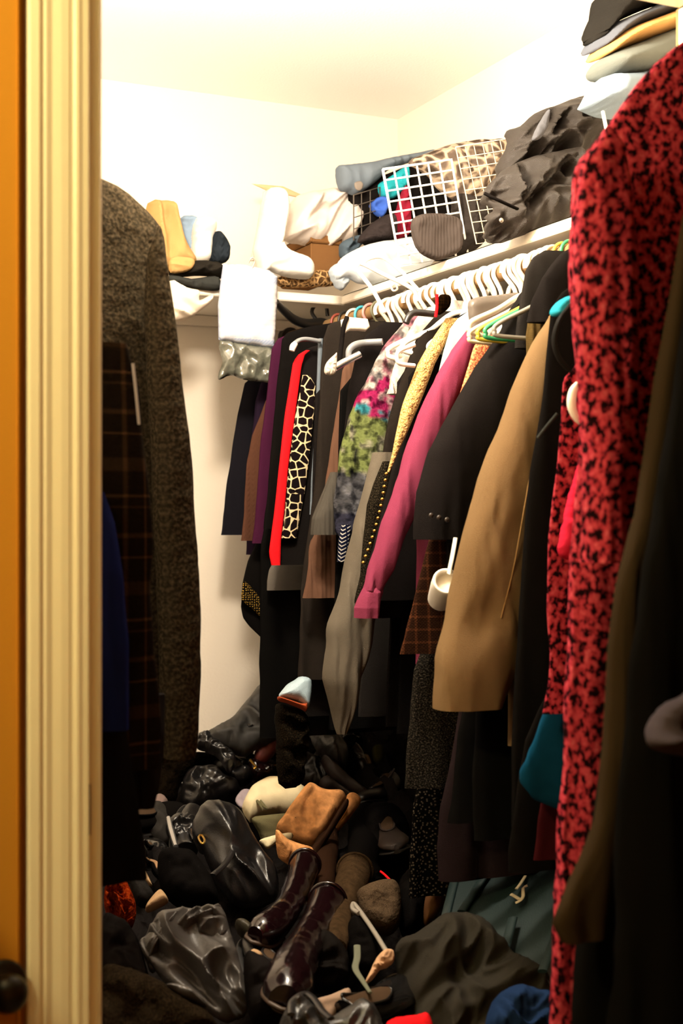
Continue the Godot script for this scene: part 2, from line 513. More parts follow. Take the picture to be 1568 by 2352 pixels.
func setting():
	var wall = stuff("closet_paint", C("efe5d6"), {"rough": 0.85, "bump": "plaster", "tile": 0.25, "relief": 0.03})
	var ceil = stuff("ceiling_paint", C("f4f5f6"), {"rough": 0.9, "bump": "plaster", "tile": 0.2, "relief": 0.04})
	var orange = stuff("orange_paint", C("bf842c"), {"rough": 0.55, "bump": "plaster", "tile": 0.25, "relief": 0.015})
	var cream = stuff("cream_gloss", C("f3e8c6"), {"rough": 0.38, "spec": 0.5, "bump": "plaster", "tile": 0.4, "relief": 0.01})
	var g := Geo.new(); box(g, Vector3(-1.7, -0.1, 1.6), Vector3(2.7, 0, -3.45)); struct("floor", g, stuff("floor_carpet", C("6b5a48"), {"bump": "weave", "tile": 0.05}))
	g = Geo.new(); box(g, Vector3(-1.7, 2.39, 1.6), Vector3(2.7, 2.49, -3.45)); struct("ceiling", g, ceil)
	g = Geo.new(); box(g, Vector3(0.02, 0, -BACKZ), Vector3(WALLX + 0.1, 2.39, -BACKZ - 0.1)); struct("wall_north", g, wall)
	g = Geo.new(); box(g, Vector3(WALLX, 0, -1.62), Vector3(WALLX + 0.1, 2.39, -BACKZ)); struct("wall_east", g, wall)
	g = Geo.new(); box(g, Vector3(0.02, 0, -1.62), Vector3(0.12, 2.39, -BACKZ)); struct("wall_west", g, wall)
	# the wall with the doorway: closet paint inside, orange on the hall side
	for s in [[-1.7, 0.376, 0.0, 2.39], [1.318, 2.7, 0.0, 2.39], [0.376, 1.318, 2.07, 2.39]]:
		g = Geo.new(); box(g, Vector3(s[0], s[2], -1.56), Vector3(s[1], s[3], -1.62)); struct("wall_doorway", g, wall)
		g = Geo.new(); box(g, Vector3(s[0], s[2], -1.5), Vector3(s[1], s[3], -1.56)); struct("wall_hall", g, orange)
	g = Geo.new(); box(g, Vector3(-1.7, 0, 1.5), Vector3(2.7, 2.39, 1.6)); struct("wall_south", g, orange)
	g = Geo.new(); box(g, Vector3(-1.7, 0, -1.5), Vector3(-1.6, 2.39, 1.5)); struct("wall_hall_west", g, orange)
	g = Geo.new(); box(g, Vector3(2.6, 0, -1.5), Vector3(2.7, 2.39, 1.5)); struct("wall_hall_east", g, orange)
	# door frame: jambs, head and moulded casing
	g = Geo.new(); box(g, Vector3(0.376, 0, -1.5), Vector3(0.396, 2.05, -1.625), 0.003)
	var jamb = struct("door_1", g, cream, "cream painted door jamb with a dark latch slot", "door frame")
	g = Geo.new(); box(g, Vector3(1.298, 0, -1.5), Vector3(1.318, 2.05, -1.625), 0.003); part(jamb, "jamb", g, cream)
	g = Geo.new(); box(g, Vector3(0.376, 2.05, -1.5), Vector3(1.318, 2.07, -1.625), 0.003); part(jamb, "head_jamb", g, cream)
	g = Geo.new()
	var a := at_z(207, 1800, 1.5); var b := at_z(207, 1918, 1.5)
	box(g, Vector3(0.3785, b.y, -1.5), Vector3(0.3825, a.y, -1.4985), 0.0006)
	part(jamb, "strike_plate", g, plain("dark_brass", C("5a4524"), 0.4, 0.7), "dark brass strike plate edge")
	var prof := [[0.0, 0.0], [0.0, 0.0165], [0.003, 0.0178], [0.013, 0.0178], [0.016, 0.0159], [0.018, 0.0144], [0.021, 0.0153], [0.024, 0.0144], [0.028, 0.0131], [0.038, 0.0138], [0.047, 0.0131], [0.0485, 0.0116], [0.0525, 0.0116], [0.054, 0.0125], [0.057, 0.0128], [0.06, 0.0119], [0.062, 0.0106], [0.069, 0.01], [0.0705, 0.0085], [0.0705, 0.0]]
	for s in 2:
		var pts := []
		for q in prof: pts.append([0.3085 + q[0] if s == 0 else 1.3855 - q[0], -1.5 + q[1]])
		if s == 0: pts.reverse()
		g = Geo.new(); extrude(g, pts, 0.0, 2.06)
		struct("trim_1" if s == 0 else "trim_2", g, cream, "cream moulded door casing", "door casing")
	g = Geo.new(); box(g, Vector3(0.3085, 2.06, -1.5), Vector3(1.3855, 2.13, -1.482), 0.004); struct("trim_3", g, cream)
	# the orange door beside the frame, with its knob
	g = Geo.new(); box(g, Vector3(-0.47, 0.01, -1.5), Vector3(0.3, 2.04, -1.476), 0.003)
	var dr = struct("door_2", g, orange, "orange painted door with a black round knob", "door")
	g = Geo.new()
	var kn := at_z(20, 2284, 1.44)
	lathe(g, [[0.0, -0.05], [0.012, -0.049], [0.019, -0.042], [0.021, -0.034], [0.018, -0.026], [0.009, -0.018], [0.008, -0.008], [0.023, -0.006], [0.026, -0.002], [0.026, 0.0]], Vector3(kn.x, kn.y, -1.476), 28, Basis(Vector3.RIGHT, Vector3(0, 0, -1), Vector3(0, 1, 0)))
	part(dr, "door_knob", g, plain("black_metal", C("17140f"), 0.35, 0.5), "black round knob")
	# unseen cupboard added in the hall to shade the foot of the door frame
	var cup = thing("added_hall_cupboard", "unseen brown hall cupboard added to shade the foot of the door frame", "cupboard")
	var wood = stuff("brown_wood", C("5d4128"), {"rough": 0.5, "map": "mottle", "tile": 0.3})
	g = Geo.new(); box(g, Vector3(-0.46, 0.05, -1.46), Vector3(0.10, 1.09, -1.12), 0.006); part(cup, "body", g, wood)
	g = Geo.new(); box(g, Vector3(-0.48, 1.09, -1.47), Vector3(0.12, 1.12, -1.10), 0.006); part(cup, "top", g, wood)
	for s in [-0.45, -0.175]:
		g = Geo.new(); box(g, Vector3(s, 0.1, -1.12), Vector3(s + 0.265, 1.06, -1.10), 0.004); var dd = part(cup, "door", g, wood)
		g = Geo.new(); lathe(g, [[0.0, -0.02], [0.012, -0.016], [0.006, -0.006], [0.006, 0.0]], Vector3(s + (0.24 if s < -0.4 else 0.025), 0.75, -1.10), 12, Basis(Vector3.RIGHT, Vector3(0, 0, -1), Vector3(0, 1, 0))); part(dd, "knob", g, plain("brass", Color.WHITE))
	# shelves, cleats and rods
	var white = stuff("shelf_white", C("f2eadc"), {"rough": 0.45, "spec": 0.5, "bump": "plaster", "tile": 0.4, "relief": 0.01})
	var t = thing("wall_shelf", "white shelf board running along the far wall over the hanging clothes", "shelf")
	g = Geo.new(); box(g, Vector3(0.125, SHELF - 0.022, -BACKZ + 0.002), Vector3(WALLX - 0.002, SHELF, -BACKZ + 0.325), 0.003); part(t, "shelf_board", g, white)
	g = Geo.new(); box(g, Vector3(0.125, SHELF - 0.05, -BACKZ + 0.002), Vector3(WALLX - 0.002, SHELF - 0.0225, -BACKZ + 0.02), 0.002); part(t, "cleat", g, wall)
	t = thing("wall_shelf", "white shelf board along the side wall above the white hangers", "shelf")
	g = Geo.new(); box(g, Vector3(WALLX - 0.325, SHELF - 0.022, -BACKZ + 0.327), Vector3(WALLX - 0.002, SHELF, -1.64), 0.003); part(t, "shelf_board", g, white)
	g = Geo.new(); box(g, Vector3(WALLX - 0.02, SHELF - 0.09, -BACKZ + 0.327), Vector3(WALLX - 0.002, SHELF - 0.0225, -1.64), 0.002); part(t, "cleat", g, white)
	for zz in [2.05, 2.75]:
		g = Geo.new(); tube(g, [Vector3(WALLX - 0.003, 1.55, -zz), Vector3(WALLX - 0.29, SHELF - 0.026, -zz)], [0.006, 0.006]); part(t, "bracket", g, white)
	t = thing("clothes_rod", "long wooden clothes rod under the side shelf carrying the hangers", "rod")
	g = Geo.new(); tube(g, [Vector3(RX, RODY, -BACKZ + 0.004), Vector3(RX, RODY, -1.63)], [0.0155, 0.0155], 0, 16); part(t, "pole", g, stuff("rod_wood", C("9a7a55"), {"rough": 0.5}))
	for zz in [BACKZ - 0.003, 1.632]:
		g = Geo.new(); tube(g, [Vector3(RX, RODY, -zz), Vector3(RX, RODY, -zz + (0.02 if zz > 2 else -0.02))], [0.03, 0.026], 0, 20); part(t, "rod_socket", g, plain("dark_plastic", C("2b2622"), 0.4))
	t = thing("clothes_rod", "wooden clothes rod carrying the grey fleece coat", "rod")
	g = Geo.new(); tube(g, [Vector3(LRX, 1.80, -BACKZ + 0.004), Vector3(LRX, 1.80, -2.0)], [0.0155, 0.0155], 0, 16); part(t, "pole", g, stuff("rod_wood", C("9a7a55")))
	g = Geo.new(); tube(g, [Vector3(LRX, 1.80, -BACKZ + 0.003), Vector3(LRX, 1.80, -BACKZ + 0.023)], [0.03, 0.026], 0, 20); part(t, "rod_socket", g, plain("dark_plastic", C("2b2622"), 0.4))
	g = Geo.new(); tube(g, [Vector3(0.122, 1.80, -2.02), Vector3(LRX + 0.01, 1.80, -2.02)], [0.008, 0.008]); part(t, "bracket", g, plain("dark_plastic", C("2b2622"), 0.4))

# ------------------------------------------------------------------ what lies on the shelves
func cloth(called, label, cat, f: Array, zz: float, m: Material, t := 0.06, o := {}):
	var p := at_z(f[0], f[1], zz)
	return one(called, label, cat, puff(f, p, o.get("tilt", Vector3(0, 0, 1)), t * 0.8, o.merged({"fold": o.get("fold", 0.008) * 1.4, "ridge": o.get("ridge", not o.has("sharp")), "ff": o.get("ff", 13.0)}, true)), m, o.get("group", ""))

func shelf_things():
	var denim = stuff("grey_denim", C("6f7a86"), {"rough": 0.9, "tile": 0.05})
	var white = stuff("white_cotton", C("ece8e0"), {"rough": 0.9, "tile": 0.05})
	var blk = stuff("black_twill", C("2f2924"), {"rough": 0.45, "spec": 0.36, "tile": 0.05})
	# far shelf
	cloth("trousers", "tan folded trousers with a turned cuff on the far shelf beside the grey fleece coat", "trousers", [340, 466, 398, 466, 410, 500, 428, 560, 444, 590, 446, 606, 430, 622, 395, 628, 350, 624, 335, 560], 3.10, stuff("tan_cotton", C("b8935f"), {}), 0.07, {"fold": 0.014, "ff": 9.0, "ridge": true, "fst": 3.0})
	cloth("trousers", "rolled tan trouser cuff hanging open below the folded tan trousers", "trousers", [392, 592, 430, 590, 446, 598, 444, 612, 428, 624, 392, 626], 3.02, stuff("tan_cotton", C("b8935f"), {}), 0.02, {"fold": 0.004})
	cloth("jeans", "pale blue folded jeans standing behind the tan trousers", "jeans", [412, 502, 450, 500, 452, 560, 460, 600, 430, 606, 420, 560], 3.14, stuff("pale_denim", C("8ba2bb"), {}), 0.04, {"fold": 0.006})
	cloth("shirt", "white folded shirt beside the pale blue folded jeans", "shirt", [446, 502, 491, 506, 492, 540, 488, 552, 482, 598, 440, 604, 436, 556], 3.12, white, 0.05, {"fold": 0.006})
	cloth("sweater", "dark navy crumpled sweater end beside the white folded shirt", "sweater", [490, 538, 498, 534, 522, 560, 526, 580, 520, 602, 490, 606, 480, 590, 484, 566], 3.10, stuff("navy_knit", C("252b32"), {"bump": "knit", "tile": 0.06, "relief": 0.2}), 0.05, {"fold": 0.012, "ridge": true})
	cloth("trousers", "black trousers folded flat under the tan trousers", "trousers", [395, 610, 450, 598, 505, 606, 512, 630, 508, 640, 460, 634, 395, 636], 3.06, stuff("soft_black", C("24211d"), {}), 0.05, {"fold": 0.01, "ridge": true})
	cloth("trousers", "dark grey trousers lowest of the folded ones with a small tan label", "trousers", [390, 632, 440, 640, 492, 634, 506, 650, 500, 668, 450, 664, 390, 652], 3.02, stuff("dark_grey", C("313230"), {}), 0.03, {"fold": 0.006})
	cloth("shirt", "cream folded shirt drooping over the far shelf edge", "shirt", [388, 645, 430, 660, 458, 668, 456, 690, 488, 676, 484, 694, 462, 712, 440, 728, 408, 738, 388, 728], 3.0, stuff("cream_cotton", C("eedfca"), {}), 0.035, {"fold": 0.012, "ff": 12.0, "fdir": 70, "fst": 4.0})
	cloth("book", "tall pale folder standing on edge behind the white shirts", "folder", [604, 440, 624, 432, 612, 500, 592, 600, 574, 600, 590, 520], 3.16, stuff("folder_card", C("e2cfbd"), {}), 0.006, {"sharp": true, "fold": 0.0})
	cloth("cardboard_sheet", "buff cardboard sheet lying flat above the white shirts", "cardboard", [577, 422, 650, 428, 698, 450, 690, 455, 640, 445, 612, 438], 3.2, stuff("buff_card", C("d8b48c"), {}), 0.005, {"fold": 0.0, "sharp": true})
	cloth("shirt", "white shirt draped upright on the far shelf with a drooping sleeve", "shirt", [618, 436, 640, 432, 656, 452, 660, 490, 652, 530, 648, 556, 628, 592, 600, 640, 588, 606, 583, 575, 590, 545, 602, 500], 3.04, white, 0.06, {"fold": 0.014, "ff": 11.0, "fdir": -15, "fst": 4.0})
	cloth("shirt", "white crumpled shirt lying over the far shelf edge under the lilac sweatshirt", "shirt", [600, 600, 630, 580, 650, 552, 660, 575, 700, 590, 716, 610, 714, 634, 700, 642, 650, 636, 616, 622, 600, 640], 3.0, white, 0.05, {"fold": 0.014, "ff": 13.0, "fdir": 80, "fst": 3.0})
	cloth("sweatshirt", "pale lilac sweatshirt bundled on the far shelf beside the white shirts", "sweatshirt", [686, 448, 720, 440, 770, 432, 790, 436, 812, 470, 832, 500, 834, 535, 812, 556, 770, 572, 730, 576, 690, 562, 655, 552, 651, 535, 668, 492], 3.1, stuff("lilac_jersey", C("ddd2ca"), {}), 0.10, {"fold": 0.026, "ff": 15.0, "fdir": -38, "fst": 6.0, "n": 1000, "ridge": true})
	var bx = thing("shoe_box", "brown box under the lilac sweatshirt on the far shelf", "box")
	var g := Geo.new(); var a := at_z(714, 622, 3.05); var b := at_z(782, 572, 3.05)
	box(g, Vector3(a.x, SHELF + 0.045, -3.05), Vector3(b.x, b.y + 0.01, -3.25), 0.003); part(bx, "body", g, stuff("brown_card", C("7c5836"), {}))
	g = Geo.new(); box(g, Vector3(a.x - 0.003, b.y + 0.01, -3.045), Vector3(b.x + 0.003, b.y + 0.032, -3.252), 0.003); part(bx, "lid", g, stuff("brown_card", C("7c5836"), {}))
	cloth("blouse", "cream and brown patterned blouse lying under the brown box", "blouse", [640, 636, 700, 640, 720, 622, 756, 622, 772, 640, 770, 656, 700, 660, 640, 658], 3.03, stuff("patterned", C("d6b88c"), {"map": "leopard", "tile": 0.12}), 0.03, {"fold": 0.006})
	# hanging zip bag
	var t = thing("zip_bag", "clear zip bag with a white printed card hanging from the far shelf edge", "bag")
	g = puff([512, 606, 560, 606, 618, 620, 637, 634, 636, 700, 632, 770, 630, 800, 570, 792, 502, 780, 500, 700, 506, 650], at_z(560, 700, 2.98), Vector3(0, 0, 1), 0.012, {"fold": 0.004, "ff": 9.0, "sharp": true, "round": 0.15})
	part(t, "printed_card", g, stuff("print_card", C("cfd0d6"), {"map": "print", "tile": 0.15, "rough": 0.35, "spec": 0.5, "relief": 0.0}), "white card with faint blue print")
	g = puff([504, 782, 570, 792, 630, 800, 632, 840, 628, 876, 604, 878, 560, 872, 530, 862, 506, 872, 500, 866, 510, 830], at_z(560, 830, 2.98), Vector3(0, 0, 1), 0.014, {"fold": 0.008, "ff": 16.0, "ridge": true, "round": 0.2})
	part(t, "clear_pouch", g, stuff("smoky_plastic", C("6d6e62"), {"rough": 0.12, "spec": 0.7, "relief": 0.0, "map": "mottle", "tile": 0.1}), "smoky clear pouch end")
	g = Geo.new(); tube(g, [at_z(575, 622, 2.975), at_z(585, 600, 2.97), at_z(578, 592, 2.97), at_z(570, 604, 2.975)], [0.002, 0.002], 12); part(t, "hook", g, plain("wire", C("d8d2c8"), 0.3, 0.8))
	g = Geo.new(); lathe(g, [[0.0, -0.006], [0.005, -0.004], [0.006, 0.0], [0.005, 0.004], [0.0, 0.006]], at_z(629, 877, 2.97), 12); part(t, "snap_button", g, plain("white_plastic", C("f2ece2"), 0.35))
	# side shelf, from the corner towards the door
	cloth("jeans", "grey blue jeans draped on top beside the white wire grid", "jeans", [772, 385, 800, 378, 850, 372, 905, 360, 960, 350, 1000, 342, 985, 360, 940, 374, 890, 392, 860, 420, 818, 447, 800, 442, 780, 432], 3.02, denim, 0.05, {"fold": 0.01, "ff": 10.0, "fdir": 20, "fst": 3.0, "n": 500})
	cloth("jersey", "black jersey hanging in the gap behind the wire grid", "jersey", [800, 440, 850, 415, 900, 395, 950, 380, 1010, 400, 1050, 440, 1060, 500, 1040, 590, 980, 600, 900, 590, 830, 560, 815, 500], 3.04, stuff("deep_black", C("191615"), {}), 0.05, {"fold": 0.012, "ff": 8.0})
	cloth("patch", "small pale leather patch on the waistband of the grey blue jeans", "patch", [814, 420, 828, 416, 834, 426, 827, 438, 816, 434], 2.955, stuff("pale_patch", C("8a8078"), {}), 0.004, {"fold": 0.0, "n": 60})
	cloth("blouse", "bright teal blouse showing through the white wire grid", "blouse", [868, 425, 890, 410, 925, 386, 936, 380, 936, 420, 912, 450, 890, 458, 872, 450], 2.97, stuff("teal_satin", C("2aa0ae"), {"rough": 0.45}), 0.025, {"fold": 0.01})
	cloth("blouse", "royal blue blouse crumpled beside the teal one", "blouse", [852, 466, 872, 452, 892, 458, 890, 474, 878, 498, 866, 494, 856, 480], 2.96, stuff("royal_satin", C("3f62bd"), {"rough": 0.5}), 0.025, {"fold": 0.012, "ridge": true})
	cloth("blouse", "crimson blouse seen through the lower cells of the wire grid", "blouse", [925, 428, 935, 430, 942, 480, 944, 530, 925, 545, 905, 548, 898, 520, 906, 490], 2.96, stuff("crimson_cotton", C("8f2438"), {}), 0.025, {"fold": 0.008})
	cloth("sweater", "dark brown folded sweater in front of the crimson blouse", "sweater", [838, 530, 860, 508, 895, 492, 905, 520, 902, 548, 870, 556, 835, 560, 822, 552], 2.92, stuff("dark_brown_knit", C("302a2a"), {"bump": "knit", "tile": 0.06, "relief": 0.15}), 0.05, {"fold": 0.008})
	cloth("jeans", "dark blue jeans end poking out beside the pale blue shirts", "jeans", [782, 560, 800, 548, 826, 540, 832, 558, 812, 580, 786, 594, 780, 580], 2.98, stuff("dark_denim", C("4d5a66"), {}), 0.035, {"fold": 0.008})
	cloth("shirt", "pale blue shirt spread on the shelf corner under the wire grid", "shirt", [778, 600, 806, 578, 850, 560, 905, 550, 960, 545, 985, 580, 990, 606, 960, 630, 930, 642, 900, 646, 850, 654, 820, 652, 800, 640, 770, 640], 2.88, stuff("pale_blue_cotton", C("c8d0d8"), {}), 0.05, {"fold": 0.014, "ff": 12.0, "fdir": 60, "fst": 3.0, "n": 500})
	cloth("shirt", "pale blue shirt sleeve drooping off the shelf corner", "shirt", [756, 622, 776, 604, 794, 612, 800, 634, 796, 656, 782, 668, 768, 656], 2.9, stuff("pale_blue_check", C("aab4be"), {}), 0.03, {"fold": 0.012, "ridge": true})
	cloth("scarf", "grey leopard print scarf heaped behind the second wire grid", "scarf", [938, 372, 980, 352, 1040, 330, 1100, 322, 1162, 324, 1180, 360, 1160, 400, 1120, 430, 1090, 450, 1060, 460, 1040, 452, 1010, 432, 984, 404], 2.78, stuff("leopard_cloth", C("d2cdc8"), {"map": "leopard", "tile": 0.30}), 0.07, {"fold": 0.014, "ff": 8.0, "n": 600})
	cloth("cardigan", "charcoal ribbed cardigan rolled on the side shelf under the wire grid", "cardigan", [945, 505, 980, 490, 1030, 492, 1056, 505, 1060, 540, 1056, 575, 1030, 590, 1000, 598, 965, 580, 948, 545], 2.50, stuff("charcoal_rib", C("48403c"), {"bump": "rib", "tile": 0.03, "relief": 0.06}), 0.022, {"round": 0.15, "fold": 0.007, "ff": 8.0, "ridge": false, "n": 500})
	cloth("blouse", "black blouse with lace hem crushed behind the second wire grid", "blouse", [1046, 450, 1090, 452, 1125, 450, 1130, 500, 1120, 540, 1090, 575, 1060, 592, 1030, 596, 1044, 540], 2.58, stuff("black_lace", C("302b28"), {"bump": "crump", "tile": 0.12, "relief": 0.4}), 0.05, {"fold": 0.014, "ridge": true})
	# black cargo trousers heaped beside the red coat
	cloth("trousers", "black trousers with a grey lining heaped highest on the side shelf", "trousers", [1160, 330, 1165, 300, 1190, 292, 1225, 262, 1280, 240, 1330, 222, 1400, 214, 1440, 260, 1400, 330, 1330, 360, 1260, 400, 1200, 420, 1150, 415, 1140, 380], 2.28, blk, 0.06, {"fold": 0.034, "ff": 13.0, "fdir": -40, "fst": 2.2, "ridge": true, "n": 1100})
	cloth("trousers", "black cargo trousers with a strap drooping over the side shelf edge", "trousers", [1120, 440, 1145, 402, 1190, 372, 1250, 352, 1330, 340, 1360, 380, 1350, 430, 1330, 490, 1290, 510, 1260, 515, 1230, 530, 1180, 548, 1150, 558, 1132, 548, 1120, 530, 1112, 500, 1132, 478], 2.2, blk, 0.05, {"fold": 0.034, "ff": 13.0, "fdir": -35, "fst": 2.2, "ridge": true, "n": 1100})
	var st := Geo.new(); tube(st, [at_z(1112, 444, 2.08), at_z(1140, 458, 2.07), at_z(1188, 480, 2.07)], [0.006, 0.006], 8, 6, 0.003); one("strap", "short black strap across the black cargo trousers", "strap", st, stuff("deep_black", C("191615"), {}))
	st = Geo.new(); lathe(st, [[0.0, -0.003], [0.0035, -0.002], [0.0045, 0.0], [0.0035, 0.002], [0.0, 0.003]], at_z(1151, 506, 2.11), 14, Basis(Vector3.RIGHT, Vector3(0, 0, 1), Vector3(0, -1, 0))); one("button", "small pale metal button on the drooping black cargo trousers", "button", st, plain("pale_metal", C("b8b0a6"), 0.3, 0.7))
	cloth("top", "soft grey lining patch turned out on the black trousers", "lining", [1228, 300, 1250, 262, 1262, 252, 1256, 290, 1240, 318, 1222, 322], 2.16, stuff("grey_lining", C("5c5c60"), {}), 0.012, {"fold": 0.004})
	# folded garments at the door end of the side shelf
	var stack := [
		["jeans", "light blue folded jeans lowest of the folded garments above the red coat", [1345, 240, 1352, 224, 1376, 182, 1400, 178, 1470, 170, 1560, 150, 1580, 200, 1520, 262, 1420, 268, 1372, 256], C("8b9ba9")],
		["sweater", "grey green folded sweater between light blue jeans and a tan jumper", [1368, 152, 1386, 130, 1450, 104, 1560, 62, 1590, 80, 1580, 150, 1480, 178, 1400, 184, 1376, 176], C("6d716b")],
		["jumper", "tan folded jumper in the middle of the folded garments", [1368, 124, 1382, 100, 1430, 72, 1500, 46, 1590, 14, 1590, 60, 1500, 92, 1420, 116, 1374, 138], C("cf9f62")],
		["sweater", "slate grey folded sweater on the tan folded jumper", [1362, 106, 1372, 82, 1400, 58, 1470, 28, 1590, -20, 1590, 18, 1500, 48, 1430, 76, 1370, 118], C("5d6068")],
		["coat", "black folded garment topmost above the slate grey sweater", [1362, 60, 1380, 20, 1400, -30, 1590, -60, 1590, -20, 1480, 22, 1410, 54, 1372, 88, 1362, 108], C("24221f")]]
	for k in stack.size():
		cloth(stack[k][0], stack[k][1], stack[k][0], stack[k][2], 1.98 + 0.004 * k, stuff("fold_%d" % k, stack[k][3], {}), 0.10, {"fold": 0.012, "ff": 7.0, "fdir": 62, "fst": 5.0, "round": 0.22, "n": 360, "ridge": k == 4})
	g = Geo.new(); tube(g, [at_z(1384, 256, 1.9), at_z(1392, 296, 1.89)], [0.003, 0.003]); one("rail", "short white plastic bar under the light blue jeans", "bar", g, plain("white_plastic", C("f2ece2"), 0.35))
	wire_grids()

func wire_panel(label, corner: Vector3, across: Vector3, down: Vector3, nx: int, ny: int, m: Material, r := 0.0019):
	var t = thing("wire_grid", label, "wire grid")
	var n := across.cross(down).normalized() * 0.0036
	var g := Geo.new()
	tube(g, [corner, corner + across, corner + across + down, corner + down, corner], [r * 1.35, r * 1.35], 0, 8)
	part(t, "frame", g, m)
	for k in range(1, nx):
		g = Geo.new(); var a := corner + across * (float(k) / nx); tube(g, [a + n, a + down + n], [r, r], 0, 6); part(t, "wire", g, m)
	for k in range(1, ny):
		g = Geo.new(); var a := corner + down * (float(k) / ny); tube(g, [a, a + across], [r, r], 0, 6); part(t, "wire", g, m)
func wire_grids():
	var w = plain("white_wire", C("fbf8f4"), 0.3)
	var zz := 2.56
	var a := at_z(879, 389, zz); var b := at_z(919, 612, zz)
	var r := at_d(1036, 366, 2.92)
	wire_panel("bright white wire grid panel leaning in front of the teal and crimson blouses", a, (r - a), b - a, 6, 9, w, 0.0022)
	a = at_z(1046, 338, 2.5); b = at_z(1094, 560, 2.5); r = at_d(1166, 318, 2.78)
	wire_panel("white wire grid panel in front of the leopard print scarf", a, r - a, b - a, 6, 9, plain("cream_wire", C("cbb89e"), 0.4), 0.0011)
	a = at_z(812, 448, 2.94); b = at_z(812, 552, 2.94); r = at_z(872, 430, 2.96)
	wire_panel("dark wire grid panel standing against the lilac sweatshirt", a, r - a, b - a, 3, 4, plain("dark_wire", C("4a423a"), 0.5), 0.0013)

# ------------------------------------------------------------------ what hangs on the rod of the east wall, from the far end to the door
func hung(called, label, cat, lf: Array, zz: float, m: Material, t := 0.05, o := {}):
	return one(called, label, cat, sym(lf, zz, t, o), m, o.get("group", ""))
func jacket(called, label, cat, zz: float, sl: Array, sr: Array, m: Material, hem: float, o := {}) -> Node3D:
	var t = thing(called, label, cat)
	var wl := world_edge(sl, zz); var wr := world_edge(sr, zz)
	var fine := []
	for k in 41:
		var y := lerpf(RODY - 0.085, hem, k / 40.0)
		var e := lerpf(edge_at(wl, y), edge_at(wr, y), 0.55)
		var hw := minf(RX - e, 0.22)
		if y > wl[0].y: hw = lerpf(0.03, RX - wl[0].x, clampf((RODY - 0.085 - y) / maxf(RODY - 0.085 - wl[0].y, 0.001), 0.0, 1.0))
		fine.append([y, RX - hw, RX + hw])
	part(t, "body", drape(fine, zz + 0.012, 0.045, {"fold": 0.006}), m)
	var s := strip(sl, sr, zz, o.get("t", 0.06), {"fold": o.get("fold", 0.006), "tt": 0.5, "rows": 40, "fx": o.get("fx", 18.0), "fy": o.get("fy", 3.0)})
	part(t, "sleeve", s, m)
	part(t, "sleeve", mirrored(s), m)
	var g := Geo.new()
	tube(g, [Vector3(RX - 0.075, RODY - 0.10, -zz + 0.02), Vector3(RX - 0.05, RODY - 0.075, -zz - 0.01), Vector3(RX, RODY - 0.07, -zz - 0.025), Vector3(RX + 0.05, RODY - 0.075, -zz - 0.01), Vector3(RX + 0.075, RODY - 0.10, -zz + 0.02)], [0.02, 0.022, 0.02], 16, 10, 0.012)
	part(t, "collar", g, m)
	return t

